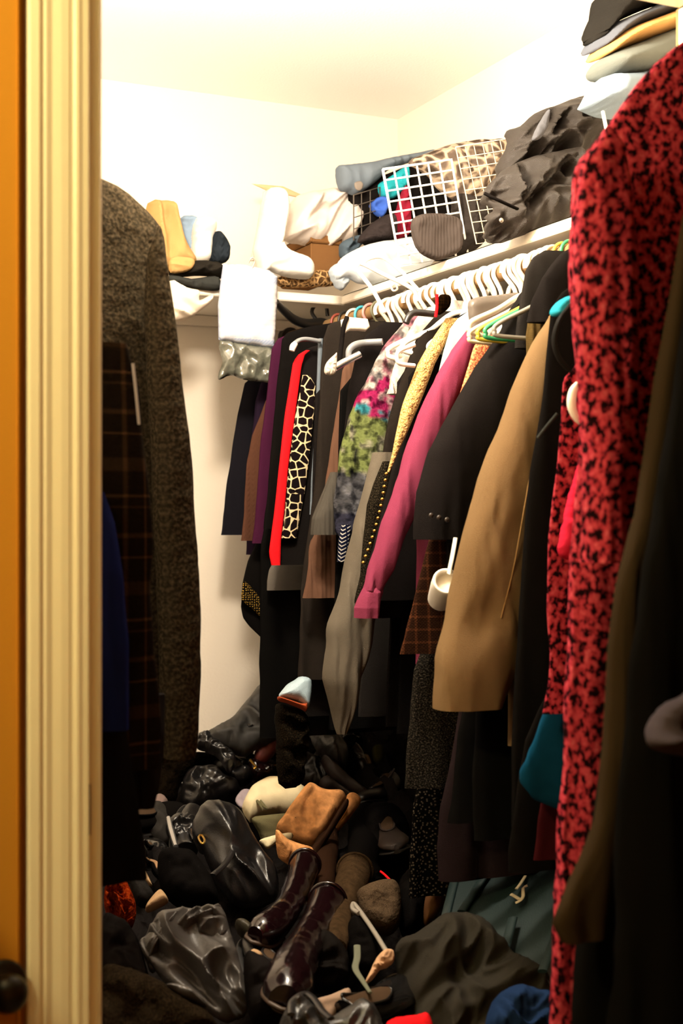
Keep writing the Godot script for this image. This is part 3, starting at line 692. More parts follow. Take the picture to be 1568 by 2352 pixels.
func rod_garments():
	var black = stuff("black_cloth", C("100e0d"), {"tile": 0.05})
	var deep = stuff("deep_black", C("191615"), {})
	hung("jacket", "black and navy jacket at the far end of the rod against the bare wall", "jacket", [720, 785, 650, 805, 600, 850, 562, 880, 546, 950, 530, 1050, 519, 1130, 510, 1200, 505, 1229], 3.14, stuff("black_navy", C("18171c"), {}), 0.05)
	hung("shirt", "dark plum shirt between the navy jacket and the brown one", "shirt", [730, 790, 650, 830, 602, 870, 586, 920, 579, 1000, 574, 1100, 570, 1200, 566, 1274], 3.07, stuff("plum", C("211726"), {}), 0.05)
	hung("cardigan", "brown cardigan showing as a narrow edge beside the plum shirt", "cardigan", [740, 800, 660, 850, 610, 920, 580, 1000, 566, 1070, 560, 1140, 552, 1242], 3.015, stuff("brown_knit", C("4d3226"), {"bump": "knit", "tile": 0.05}), 0.04)
	var sh = thing("shawl", "black pointed shawl with a gold dotted band hanging low at the far end", "shawl")
	part(sh, "cloth", sym([640, 1180, 590, 1240, 570, 1290, 557, 1340, 553, 1395, 557, 1418, 575, 1440, 600, 1466], 2.985, 0.03), black)
	part(sh, "band", puff([563, 1335, 600, 1378, 604, 1420, 580, 1400, 555, 1378, 557, 1348], at_z(580, 1370, 2.965), Vector3(0, 0, 1), 0.006, {"fold": 0.002}), stuff("gold_dots", C("ffffff"), {"map": "dots", "tile": 0.07}), "gold dotted band")
	hung("shirt", "magenta purple shirt hanging between the brown cardigan and a black coat", "shirt", [770, 745, 700, 760, 640, 775, 625, 800, 618, 860, 612, 920, 600, 1000, 590, 1100, 583, 1200, 580, 1248], 2.94, stuff("magenta_dark", C("3c172e"), {}), 0.045)
	hung("dress", "long plain black dress reaching down to the heap at the far end", "dress", [760, 900, 680, 1020, 640, 1120, 612, 1180, 600, 1250, 597, 1400, 596, 1560, 597, 1695], 2.90, stuff("jet_cloth", C("0e0d0c"), {}), 0.05)
	hung("skirt", "grey skirt hem showing below the red edged cardigan", "skirt", [690, 1200, 640, 1260, 616, 1310, 612, 1335, 612, 1356], 2.865, stuff("grey_skirt", C("625c55"), {}), 0.04)
	hung("coat", "black coat with a flat shoulder beside the red edged cardigan", "coat", [800, 735, 700, 752, 658, 765, 647, 780, 640, 850, 630, 950, 618, 1080, 610, 1170, 606, 1215], 2.83, black, 0.05)
	# black cardigan with red edging and a giraffe patterned panel
	var ca = thing("cardigan", "black cardigan with a bright red edge and a cream giraffe net panel", "cardigan")
	part(ca, "body", sym([760, 785, 720, 795, 694, 806, 680, 820, 672, 850, 656, 950, 641, 1080, 631, 1180, 619, 1270, 622, 1298], 2.765, 0.035, {"fold": 0.003}), stuff("deep_black", C("191615"), {}))
	part(ca, "edge_band", strip([702, 805, 684, 815, 673, 832, 655, 950, 640, 1080, 630, 1180, 618, 1270, 624, 1298], [712, 805, 700, 815, 692, 840, 676, 960, 660, 1080, 652, 1180, 644, 1240, 643, 1298], 2.742, 0.016, {"fold": 0.0015}), stuff("bright_red", C("e21d24"), {}), "bright red edge band")
	var net := strip([695, 862, 688, 900, 676, 965, 661, 1085, 653, 1185, 646, 1236], [710, 862, 724, 885, 721, 945, 710, 1050, 699, 1130, 680, 1236], 2.742, 0.012, {"fold": 0.001})
	part(ca, "net_panel", net, stuff("giraffe_cloth", C("ffffff"), {"map": "giraffe", "tile": 0.225, "relief": 0.0}), "cream giraffe net on black")
	one("trousers", "thin grey blue folded trousers edge beside the giraffe net panel", "trousers", strip([731, 778, 728, 860, 722, 1000, 714, 1100, 711, 1182], [741, 778, 737, 860, 731, 1000, 722, 1100, 719, 1182], 2.735, 0.03, {"fold": 0.002}), stuff("grey_blue", C("6d7780"), {}))
	hung("trousers", "charcoal trousers folded over a hanger, ending low by the striped plastic bag", "trousers", [790, 735, 755, 742, 742, 780, 735, 900, 724, 1100, 712, 1200, 701, 1300, 690, 1420, 684, 1562], 2.69, stuff("charcoal_brown", C("26211d"), {}), 0.045, {"fold": 0.012, "fx": 22.0})
	hung("trousers", "brown corduroy trousers folded over a hanger beside the charcoal ones", "trousers", [805, 815, 786, 850, 770, 968, 749, 1102, 736, 1190, 716, 1250, 706, 1320, 698, 1374], 2.63, stuff("brown_cord", C("5c4234"), {"bump": "rib", "tile": 0.04, "relief": 0.08}), 0.05, {"fold": 0.012, "fx": 26.0})
	one("sleeve", "olive grey knitted cuff poking out over the brown corduroy trousers", "sweater", strip([760, 1085, 728, 1168, 719, 1190, 716, 1222], [785, 1085, 778, 1160, 776, 1190, 772, 1228], 2.565, 0.05, {"fold": 0.004}), stuff("olive_rib", C("45413b"), {"bump": "rib", "tile": 0.04, "relief": 0.1}))
	hung("jacket", "black jacket beside the flowered dress", "jacket", [880, 740, 840, 770, 815, 830, 800, 900, 790, 1000, 782, 1100, 778, 1250], 2.57, deep, 0.045)
	# flowered dress: a painted print of white, magenta, turquoise and green patches
	var fl := sym([985, 705, 930, 735, 890, 785, 862, 825, 838, 878, 815, 930, 797, 985, 782, 1040, 776, 1100, 772, 1160, 774, 1225, 790, 1240], 2.50, 0.07, {"fold": 0.016, "fx": 30.0, "rows": 70, "m": 72})
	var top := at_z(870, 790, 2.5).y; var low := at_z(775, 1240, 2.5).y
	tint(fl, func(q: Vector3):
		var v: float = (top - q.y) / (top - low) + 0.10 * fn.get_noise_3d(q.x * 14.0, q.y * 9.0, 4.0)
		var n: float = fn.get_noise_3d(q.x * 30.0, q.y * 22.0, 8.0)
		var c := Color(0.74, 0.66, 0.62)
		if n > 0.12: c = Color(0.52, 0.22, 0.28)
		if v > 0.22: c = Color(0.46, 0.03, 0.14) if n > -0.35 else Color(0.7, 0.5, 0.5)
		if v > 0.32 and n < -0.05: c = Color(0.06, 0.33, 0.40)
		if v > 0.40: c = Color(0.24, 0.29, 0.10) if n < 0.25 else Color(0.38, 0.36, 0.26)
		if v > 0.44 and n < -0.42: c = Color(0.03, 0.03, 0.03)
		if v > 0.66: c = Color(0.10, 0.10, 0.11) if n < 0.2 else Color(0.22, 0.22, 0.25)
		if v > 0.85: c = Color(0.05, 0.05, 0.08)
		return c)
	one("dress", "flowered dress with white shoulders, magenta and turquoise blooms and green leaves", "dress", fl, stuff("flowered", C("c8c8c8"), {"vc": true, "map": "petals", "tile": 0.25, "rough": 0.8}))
	one("belt", "navy and white braided belt hanging below the flowered dress", "belt", strip([785, 1205, 779, 1240, 776, 1290], [806, 1205, 801, 1240, 796, 1290], 2.47, 0.02, {"fold": 0.002}), stuff("braid_cloth", C("ffffff"), {"map": "braid", "tile": 0.03}))
	hung("blouse", "cream and rose blouse with brown streaks behind the flowered dress", "blouse", [1020, 690, 970, 715, 940, 760, 918, 820, 900, 870, 888, 905], 2.44, stuff("cream_rose", C("e8d6c6"), {"map": "mottle", "tile": 0.08}), 0.05, {"fold": 0.014, "fx": 30.0})
	hung("jacket", "dark brown jacket sleeve behind the cream edged jacket", "jacket", [1010, 715, 960, 770, 930, 850, 905, 920, 885, 1000, 868, 1100, 850, 1200, 838, 1300, 826, 1420], 2.40, stuff("dark_umber", C("221d19"), {}), 0.05)
	one("trousers", "grey olive wide trousers hanging down to the heap below the flowered dress", "trousers", strip([860, 1040, 838, 1120, 806, 1250, 780, 1370, 754, 1440, 747, 1500, 746, 1560, 756, 1620, 774, 1684], [915, 1040, 905, 1120, 890, 1250, 872, 1370, 860, 1440, 842, 1490, 822, 1570, 804, 1640, 792, 1684], 2.355, 0.07, {"fold": 0.016, "fx": 26.0, "fy": 2.0}), stuff("grey_olive", C("645c50"), {}))
	one("cardigan", "grey sleeve with a gold speckled edge beside the grey olive trousers", "cardigan", strip([880, 1060, 860, 1110, 845, 1160, 836, 1240, 828, 1320, 815, 1380], [900, 1060, 890, 1130, 880, 1180, 866, 1240, 850, 1320, 838, 1385], 2.315, 0.05, {"fold": 0.005}), stuff("grey_speck", C("8d8474"), {"map": "tweed", "tile": 0.1}))
	# black jacket with a cream boucle edge
	var bj = thing("jacket", "black jacket with a cream boucle front edge and a line of gold studs", "jacket")
	part(bj, "body", sym([1075, 715, 1035, 735, 1012, 760, 988, 800, 962, 850, 942, 905, 922, 990, 908, 1040, 896, 1090, 884, 1150, 872, 1200, 856, 1260, 842, 1310, 838, 1380], 2.285, 0.045), deep)
	part(bj, "front_edge", strip([1024, 733, 990, 785, 962, 835, 942, 890, 926, 930, 912, 990, 902, 1035, 889, 1084], [1056, 733, 1022, 785, 996, 835, 972, 900, 948, 960, 927, 1010, 909, 1048, 893, 1084], 2.25, 0.035, {"fold": 0.004}), stuff("cream_boucle", C("dcd2c4"), {"map": "boucle", "tile": 0.06, "bump": "crump", "relief": 0.3}), "cream boucle edge")
	for k in 15:
		var g := Geo.new(); var v := k / 14.0
		lathe(g, [[0.0, -0.003], [0.0026, -0.002], [0.0034, 0.0], [0.0026, 0.002], [0.0, 0.003]], at_z(lerpf(887, 833, v) + 8 * sin(v * 3), lerpf(1088, 1292, v), 2.245), 8)
		part(bj, "stud", g, plain("gold", C("caa04a"), 0.35, 0.9))
	hung("shirt", "pale mint shirt shoulder between the boucle jacket and the magenta shirt", "shirt", [1130, 695, 1085, 708, 1052, 732, 1034, 756, 1020, 810, 1006, 870, 988, 940, 975, 1010], 2.235, stuff("mint", C("b7c2ba"), {}), 0.04)
	# magenta shirt with a gathered cuff
	var ms = jacket("shirt", "magenta pink shirt with a long sleeve and a gathered cuff", "shirt", 2.19, [1082, 746, 1042, 800, 1012, 850, 987, 900, 962, 960, 940, 1020, 920, 1080, 905, 1130, 880, 1200, 860, 1270, 845, 1320, 835, 1355], [1096, 746, 1084, 800, 1060, 880, 1038, 930, 1014, 985, 988, 1050, 970, 1100, 953, 1180, 932, 1225, 905, 1300, 876, 1355], stuff("magenta", C("853850"), {}), 1.02, {"t": 0.05, "fold": 0.009, "fx": 26.0, "fy": 4.0})
	part(ms, "cuff", strip([836, 1350, 826, 1375, 819, 1396], [878, 1350, 872, 1375, 866, 1418], 2.19, 0.05, {"fold": 0.006, "fx": 60.0}), stuff("magenta", C("853850"), {}), "gathered cuff")
	hung("blouse", "coral and gold flecked blouse edge beside the magenta shirt", "blouse", [1160, 725, 1118, 748, 1088, 800, 1070, 850, 1054, 910, 1046, 940, 1030, 1000], 2.14, stuff("coral_cloth", C("ffffff"), {"map": "coral", "tile": 0.10}), 0.03)
	# black jacket
	var bb = jacket("jacket", "brownish black jacket with a wide sleeve between coral blouse and tan coat", "jacket", 2.075, [1215, 650, 1168, 718, 1132, 790, 1101, 832, 1062, 900, 1022, 970, 987, 1040, 962, 1130, 955, 1197], [1320, 650, 1290, 740, 1230, 900, 1170, 1000, 1130, 1090, 1105, 1170, 1090, 1238], stuff("brown_black", C("1b1817"), {"rough": 0.85}), 0.98, {"t": 0.07, "fold": 0.005})
	for q in [[990, 1184], [1008, 1189], [1026, 1194]]:
		var bt := Geo.new(); lathe(bt, [[0.0, -0.003], [0.004, -0.0025], [0.005, 0.0], [0.004, 0.001], [0.0, 0.001]], at_z(q[0], q[1], 2.04), 12, Basis(Vector3.RIGHT, Vector3(0, 0, -1), Vector3(0, 1, 0))); part(bb, "button", bt, plain("horn", C("2e2620"), 0.3))
	hung("skirt", "red brown tweed checked skirt hanging under the brownish black jacket", "skirt", [1020, 1190, 990, 1220, 972, 1290, 947, 1400, 933, 1460, 920, 1503], 2.12, stuff("red_check", C("ffffff"), {"map": "check", "tile": 0.09}), 0.04, {"fold": 0.01})
	var rl = thing("ribbon_roll", "white hanging roll with a rounded rim beside the tan coat sleeve", "roll")
	var g := Geo.new(); var at := at_z(1022, 1345, 2.0)
	var bs := Basis(Vector3(0, 1, 0), deg_to_rad(-20)) * Basis(Vector3(1, 0, 0), deg_to_rad(62))
	lathe(g, [[0.018, 0.016], [0.021, 0.019], [0.024, 0.017], [0.0245, 0.0], [0.0225, -0.055], [0.012, -0.06]], at, 24, bs); part(rl, "body", g, plain("white_plastic", C("f2ece2"), 0.35))
	g = Geo.new(); lathe(g, [[0.0, 0.006], [0.017, 0.008], [0.018, 0.016]], at, 24, bs); part(rl, "core", g, plain("cream_plastic", C("d9cdb8"), 0.5))
	g = Geo.new(); tube(g, [at_z(1046, 1235, 1.985), at_z(1038, 1280, 1.985), at_z(1030, 1318, 1.99)], [0.007, 0.007], 8, 8, 0.002); part(rl, "strap", g, plain("white_plastic", C("f2ece2"), 0.35))
	hung("dress", "grey speckled tweed dress below the checked skirt", "dress", [1010, 1440, 975, 1480, 955, 1540, 946, 1640, 938, 1720, 932, 1812], 2.15, stuff("grey_tweed", C("a8a49c"), {"map": "tweed", "tile": 0.12}), 0.05, {"fold": 0.012})
	hung("dress", "black dress sprinkled with pale dots reaching the heap below the tweed one", "dress", [1000, 1700, 965, 1790, 952, 1850, 946, 1930, 941, 2000, 938, 2060], 2.2, stuff("lace_cloth", C("c8c0b4"), {"map": "specks", "tile": 0.10}), 0.05, {"fold": 0.014})
	hung("skirt", "dark plum brown skirt between the lace dress and the teal tub", "skirt", [1060, 1600, 1035, 1750, 1015, 1850, 1005, 1950, 1012, 2024], 2.06, stuff("plum_brown", C("241b1c"), {}), 0.05, {"fold": 0.014})
	hung("scarf", "dark brown and gold ribbed knit scarf around a hanger above the tan coat", "scarf", [1330, 640, 1262, 655, 1232, 685, 1216, 720, 1209, 770, 1212, 830, 1216, 870], 1.975, stuff("brown_gold_knit", C("4a3b21"), {"bump": "rib", "tile": 0.05, "relief": 0.25}), 0.05)
	hung("trousers", "charcoal trousers clipped on a hanger beside the white hangers", "trousers", [1250, 575, 1225, 590, 1208, 620, 1196, 680, 1186, 740, 1180, 800], 2.02, stuff("charcoal", C("24211f"), {}), 0.035, {"fold": 0.005})
	hung("trousers", "black trousers with a drawn waist under the green and yellow hooks", "trousers", [1330, 560, 1290, 580, 1262, 610, 1240, 640, 1222, 690, 1210, 740], 1.94, deep, 0.04, {"fold": 0.01})
	# tan coat
	var tc = jacket("coat", "tan camel coat with a long plain sleeve in the middle of the rod", "coat", 1.875, [1266, 726, 1236, 770, 1216, 810, 1180, 890, 1151, 980, 1121, 1060, 1092, 1150, 1066, 1230, 1045, 1330, 1022, 1450, 1004, 1510, 1002, 1608], [1330, 726, 1320, 800, 1300, 900, 1284, 960, 1262, 1080, 1245, 1200, 1228, 1350, 1206, 1450, 1176, 1540, 1142, 1620], stuff("camel", C("70593e"), {"tile": 0.05}), 0.92, {"t": 0.085, "fold": 0.011, "fx": 14.0, "fy": 5.0})
	g = Geo.new()
	tube(g, [at_z(1240, 980, 1.828), at_z(1212, 1120, 1.826), at_z(1180, 1300, 1.826), at_z(1150, 1420, 1.828)], [0.0012, 0.0012], 14, 5); part(tc, "seam", g, stuff("camel_dark", C("8d6c44"), {}))
	hung("coat", "long black coat hanging below the tan coat sleeve", "coat", [1260, 1150, 1190, 1300, 1130, 1480, 1098, 1600, 1090, 1780, 1088, 1932], 1.92, stuff("jet_cloth", C("0e0d0c"), {}), 0.04, {"fold": 0.01})
	hung("dress", "long black skirt between the tweed dress and the long black coat", "skirt", [1110, 1450, 1075, 1560, 1050, 1680, 1040, 1800, 1030, 1890], 2.0, stuff("jet_cloth", C("0e0d0c"), {}), 0.04, {"fold": 0.01})
	hung("coat", "black coat close in front of the tan coat, with a looped strap", "coat", [1335, 640, 1290, 672, 1266, 710, 1259, 790, 1248, 900, 1236, 980, 1219, 1080, 1208, 1200, 1198, 1350, 1188, 1500, 1180, 1660, 1172, 1900], 1.80, black, 0.05, {"fold": 0.006})
	hung("skirt", "black skirt with a straight hem above the teal tub", "skirt", [1250, 1600, 1205, 1700, 1188, 1800, 1176, 1880, 1166, 1950, 1168, 2004], 1.76, black, 0.035, {"fold": 0.008})
	hung("skirt", "dark burgundy skirt showing under the teal dress", "skirt", [1290, 1700, 1250, 1800, 1236, 1880, 1226, 1976], 1.72, stuff("burgundy", C("300d10"), {}), 0.03, {"fold": 0.006})
	hung("dress", "dark teal dress end with a flared corner beside the red print coat", "dress", [1300, 1500, 1266, 1560, 1246, 1640, 1226, 1700, 1196, 1770, 1196, 1796, 1222, 1836, 1292, 1866], 1.685, stuff("teal_cloth", C("0c3a55"), {"rim": 0.2}), 0.04, {"fold": 0.01})
	cloth("top", "bright teal shoulder strap on the rod beside the red print coat", "top", [1266, 716, 1280, 695, 1306, 680, 1312, 700, 1300, 716, 1274, 728], 1.70, stuff("bright_teal", C("2b91a8"), {}), 0.02, {"fold": 0.003})
	hung("top", "red and black print top behind the matching red coat", "top", [1345, 800, 1312, 850, 1293, 870, 1288, 950, 1281, 1050, 1269, 1150, 1259, 1240, 1257, 1400, 1262, 1500, 1258, 1560, 1244, 1640], 1.65, stuff("red_print", C("ffffff"), {"map": "redprint", "tile": 0.30, "uv": true, "relief": 0.0}), 0.03, {"fold": 0.004})
	cloth("scarf", "plain rose red scarf tucked behind the red print coat", "scarf", [1334, 1040, 1350, 1050, 1352, 1200, 1345, 1280, 1283, 1276, 1292, 1200, 1312, 1120], 1.60, stuff("rose_red", C("c22540"), {}), 0.02, {"fold": 0.006})
	g = Geo.new(); tube(g, [at_z(1326, 880, 1.58), at_z(1315, 900, 1.58), at_z(1312, 930, 1.58), at_z(1320, 956, 1.58), at_z(1332, 972, 1.58)], [0.003, 0.006, 0.0065, 0.005, 0.003], 14, 10); one("toggle", "white curved plastic toggle beside the red print coat", "toggle", g, plain("white_plastic", C("f2ece2"), 0.35))
	g = Geo.new(); tube(g, [at_z(1310, 700, 1.66), at_z(1284, 735, 1.66), at_z(1272, 780, 1.66), at_z(1282, 820, 1.66), at_z(1306, 850, 1.66)], [0.005, 0.005], 20, 8, 0.003); one("strap", "black looped bag strap hanging in front of the black coat", "strap", g, stuff("black_patent", C("191817"), {"rough": 0.35, "relief": 0.0}))
	g = Geo.new(); tube(g, [at_z(1280, 950, 1.70), at_z(1255, 980, 1.71), at_z(1235, 1006, 1.72)], [0.003, 0.003], 8, 6); one("strap", "thin dark cord crossing the black coat", "cord", g, stuff("dark_grey", C("313230"), {}))
	# more dark garments packed between the others; only their lower ends and edges show
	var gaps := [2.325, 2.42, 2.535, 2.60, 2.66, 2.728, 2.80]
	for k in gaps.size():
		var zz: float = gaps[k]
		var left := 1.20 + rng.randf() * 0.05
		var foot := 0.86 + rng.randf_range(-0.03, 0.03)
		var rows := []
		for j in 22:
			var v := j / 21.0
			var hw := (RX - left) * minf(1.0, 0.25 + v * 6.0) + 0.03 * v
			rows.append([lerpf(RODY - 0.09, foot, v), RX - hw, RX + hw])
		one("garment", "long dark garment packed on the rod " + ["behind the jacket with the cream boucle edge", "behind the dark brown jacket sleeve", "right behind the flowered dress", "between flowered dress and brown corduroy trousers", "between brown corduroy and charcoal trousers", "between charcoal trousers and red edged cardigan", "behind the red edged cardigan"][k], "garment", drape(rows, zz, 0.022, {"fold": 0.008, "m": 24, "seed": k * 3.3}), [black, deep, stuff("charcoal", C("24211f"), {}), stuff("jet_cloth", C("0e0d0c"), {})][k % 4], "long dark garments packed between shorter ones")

func hanger(label, cat_group, zz: float, m: Material, o := {}):
	var t = thing("clothes_hanger", label, "hanger", cat_group)
	var at := Vector3(RX + o.get("dx", 0.0), RODY + o.get("dy", 0.0), -zz)
	var bs := Basis(Vector3.UP, deg_to_rad(o.get("turn", 0.0))) * Basis(Vector3(0, 0, 1), deg_to_rad(o.get("tilt", 0.0)))
	var w: float = o.get("w", 0.20); var r: float = o.get("r", 0.004)
	var g := Geo.new()
	var hk := []
	for k in 11:
		var a := deg_to_rad(lerpf(-20, 225, k / 10.0))
		hk.append(at + bs * Vector3(cos(a) * 0.0205, sin(a) * 0.0205, 0))
	hk.append(at + bs * Vector3(-0.002, -0.035, 0)); hk.append(at + bs * Vector3(0, -0.062, 0))
	tube(g, hk, [r * 0.85, r * 0.85], 36, 8); part(t, "hook", g, o.get("hook", m))
	g = Geo.new()
	tube(g, [Vector3(0, -0.058, 0), Vector3(-0.035, -0.072, 0), Vector3(-w * 0.6, -0.108, 0), Vector3(-w, -0.142, 0), Vector3(-w - 0.006, -0.155, 0), Vector3(-w + 0.01, -0.163, 0), Vector3(0, -0.163, 0), Vector3(w - 0.01, -0.163, 0), Vector3(w + 0.006, -0.155, 0), Vector3(w, -0.142, 0), Vector3(w * 0.6, -0.108, 0), Vector3(0.035, -0.072, 0), Vector3(0, -0.058, 0)].map(func(q): return at + bs * q), [r, r], 60, 8)
	part(t, "frame", g, m)
	return t

func hangers():
	var white = plain("white_plastic", C("f2ece2"), 0.35)
	for k in 34:
		hanger(("ivory" if k % 3 == 2 else "white") + " tubular plastic hanger among many on the crowded rod", ("ivory" if k % 3 == 2 else "white") + " tubular hangers crowded on the rod", (2.10 + 0.0175 * k if k < 22 else 2.485 + 0.026 * (k - 22)) + rng.randf_range(-0.007, 0.007), [white, white, plain("ivory_plastic", C("dccfb8"), 0.4)][k % 3], {"turn": rng.randf_range(-16, 16) + (180.0 if k % 5 == 3 else 0.0), "tilt": rng.randf_range(-9, 8), "dy": rng.randf_range(-0.004, 0.0), "w": rng.randf_range(0.09, 0.14), "r": 0.0055})
	var kinds := [["olive", C("6a664e")], ["pink", C("d98a86")], ["turquoise", C("3fa0b4")], ["white", C("e9e1d3")], ["black", C("161513")], ["rust red", C("8d4336")]]
	for k in kinds.size():
		hanger(kinds[k][0] + " plastic hanger at the far end of the rod", "coloured hangers at the far end of the rod", 2.80 + 0.045 * k, plain("hanger_" + kinds[k][0], kinds[k][1], 0.4), {"turn": 4.0 * (k % 3 - 1), "w": 0.16})
	var bh = thing("clothes_hanger", "black padded hanger arm reaching from the zip bag to the far end of the rod", "hanger")
	var bg := Geo.new(); tube(bg, [at_z(634, 694, 3.0), at_z(650, 712, 3.02), at_z(676, 734, 3.05), at_z(704, 744, 3.08), at_z(736, 742, 3.10), at_z(760, 752, 3.10)], [0.008, 0.012, 0.014], 24, 10); part(bh, "arm", bg, plain("hanger_black", C("22201e"), 0.4))
	bg = Geo.new(); tube(bg, [at_z(728, 738, 3.1), at_z(716, 716, 3.1), at_z(728, 698, 3.1), at_z(748, 704, 3.1), at_z(752, 726, 3.1)], [0.005, 0.005], 20, 8); part(bh, "hook", bg, plain("hanger_black", C("22201e"), 0.4))
	for q in [[2.03, "green", C("2f8f5d")], [2.055, "yellow", C("c9b23f")], [2.085, "cream", C("e6d8b8")], [2.0, "grey", C("8a857c")]]:
		hanger(q[1] + " plastic hanger nearest the red print coat", "", q[0], plain("hanger_" + q[1], q[2], 0.4), {"w": 0.17})
	# a loose white hanger sticking up out of the crowd
	var t = thing("clothes_hanger", "white tubular hanger sticking up askew over the pale blue shirt", "hanger")
	var g := Geo.new()
	tube(g, [at_z(884, 718, 2.34), at_z(855, 665, 2.36), at_z(822, 622, 2.38), at_z(820, 610, 2.38), at_z(832, 606, 2.38), at_z(880, 630, 2.36), at_z(944, 662, 2.33), at_z(960, 690, 2.33)], [0.0042, 0.0042], 40, 8); part(t, "frame", g, white)
	g = Geo.new(); tube(g, [at_z(832, 606, 2.38), at_z(848, 594, 2.375), at_z(880, 592, 2.37), at_z(920, 622, 2.34), at_z(962, 668, 2.32)], [0.0036, 0.0036], 24, 8); part(t, "bar", g, white)
	g = Geo.new(); tube(g, [at_z(906, 652, 2.37), at_z(899, 659, 2.37), at_z(903, 668, 2.37), at_z(912, 664, 2.37), at_z(908, 652, 2.37)], [0.0022, 0.0022], 20, 6); one("ring", "small cream plastic ring under the askew white hanger", "ring", g, white)
	# clip hangers and a wide moulded hanger
	var chrome = plain("chrome", C("c9c9cc"), 0.22, 0.9)
	t = thing("clip_hanger", "grey bar hanger with a pale bent end above the red edged cardigan", "hanger")
	g = Geo.new(); tube(g, [at_z(672, 803, 2.72), at_z(676, 790, 2.72), at_z(688, 781, 2.72), at_z(705, 779, 2.72), at_z(735, 784, 2.72)], [0.006, 0.007, 0.007, 0.007, 0.007], 24, 10, 0.005); part(t, "bar", g, stuff("smoke_grey", C("77797c"), {"rough": 0.25, "relief": 0.0, "spec": 0.6}))
	g = Geo.new(); tube(g, [at_z(670, 806, 2.715), at_z(673, 796, 2.715), at_z(679, 788, 2.715)], [0.006, 0.0075, 0.006], 8, 10); part(t, "end_cap", g, plain("pale_plastic", C("ded6cc"), 0.25))
	t = thing("clip_hanger", "chrome bar hanger with a clear plastic clip beside the flowered dress", "hanger")
	g = Geo.new(); tube(g, [at_z(768, 845, 2.45), at_z(790, 832, 2.45), at_z(826, 814, 2.45)], [0.0075, 0.0075], 10, 12); part(t, "bar", g, chrome)
	g = puff([744, 850, 750, 832, 768, 814, 774, 812, 772, 850, 764, 862, 748, 860], at_z(760, 840, 2.44), Vector3(-0.3, 0, 1), 0.008, {"fold": 0.002, "ridge": true, "ff": 60.0}); part(t, "clip", g, stuff("clear_plastic", C("bdb3a6"), {"rough": 0.1, "spec": 0.8, "relief": 0.0}), "clear plastic clip")
	g = Geo.new(); tube(g, [at_z(800, 822, 2.46), at_z(802, 804, 2.46), at_z(815, 792, 2.46), at_z(840, 787, 2.46), at_z(878, 785, 2.44)], [0.006, 0.0065, 0.007, 0.007, 0.007], 20, 10); part(t, "arm", g, stuff("smoke_grey", C("77797c"), {}))
	g = puff([782, 735, 800, 728, 842, 732, 848, 752, 838, 762, 822, 760, 800, 760, 786, 770], at_z(815, 745, 2.5), Vector3(0, 0, 1), 0.01, {"sharp": true, "round": 0.15, "fold": 0.0}); one("clip_hanger", "broad cream plastic clamp hanger beside the flowered dress", "hanger", g, plain("cream_clamp", C("d8cec0"), 0.35))
	g = Geo.new(); tube(g, [at_z(797, 728, 2.49), at_z(789, 750, 2.49), at_z(784, 790, 2.5), at_z(779, 840, 2.5)], [0.005, 0.005], 12, 8); one("strap", "black hanging loop beside the cream clamp hanger", "strap", g, stuff("deep_black", C("191615"), {}))
	t = thing("clothes_hanger", "taupe wide shouldered plastic hanger above the coral blouse", "hanger")
	g = puff([1074, 698, 1082, 688, 1100, 682, 1140, 678, 1200, 676, 1200, 740, 1150, 760, 1112, 770, 1096, 790, 1086, 782, 1076, 730], at_z(1110, 720, 2.16), Vector3(0, 0, 1), 0.013, {"fold": 0.0, "round": 0.18}); part(t, "shoulder", g, plain("taupe_plastic", C("5e554c"), 0.4))
	g = puff([1006, 684, 1014, 676, 1032, 680, 1031, 705, 1008, 724, 1004, 705], at_z(1018, 700, 2.24), Vector3(0, 0, 1), 0.01, {"fold": 0.002}); one("scarf", "black and tan striped scrap with a red edge under the white hangers", "scarf", g, stuff("tiger_cloth", C("8a6a42"), {"map": "plaid", "tile": 0.03}))
	g = Geo.new(); tube(g, [at_z(1003, 676, 2.22), at_z(1003, 705, 2.22), at_z(1000, 728, 2.22)], [0.003, 0.003], 6, 6); one("ribbon", "short red ribbon beside the tiger striped scrap", "ribbon", g, stuff("bright_red", C("e21d24"), {}))
	g = Geo.new(); tube(g, [at_z(932, 742, 2.26), at_z(940, 726, 2.26), at_z(956, 718, 2.26), at_z(1000, 722, 2.25)], [0.0065, 0.0065], 16, 10); one("clothes_hanger", "black curved hanger arm under the white hangers", "hanger", g, plain("hanger_black", C("22201e"), 0.4))
	g = Geo.new(); tube(g, [at_z(952, 792, 2.24), at_z(920, 804, 2.24), at_z(911, 816, 2.24), at_z(914, 832, 2.24), at_z(925, 837, 2.24), at_z(952, 840, 2.24)], [0.0042, 0.0042], 24, 8); one("clothes_hanger", "white hanger end curving out of the cream edged jacket", "hanger", g, white)

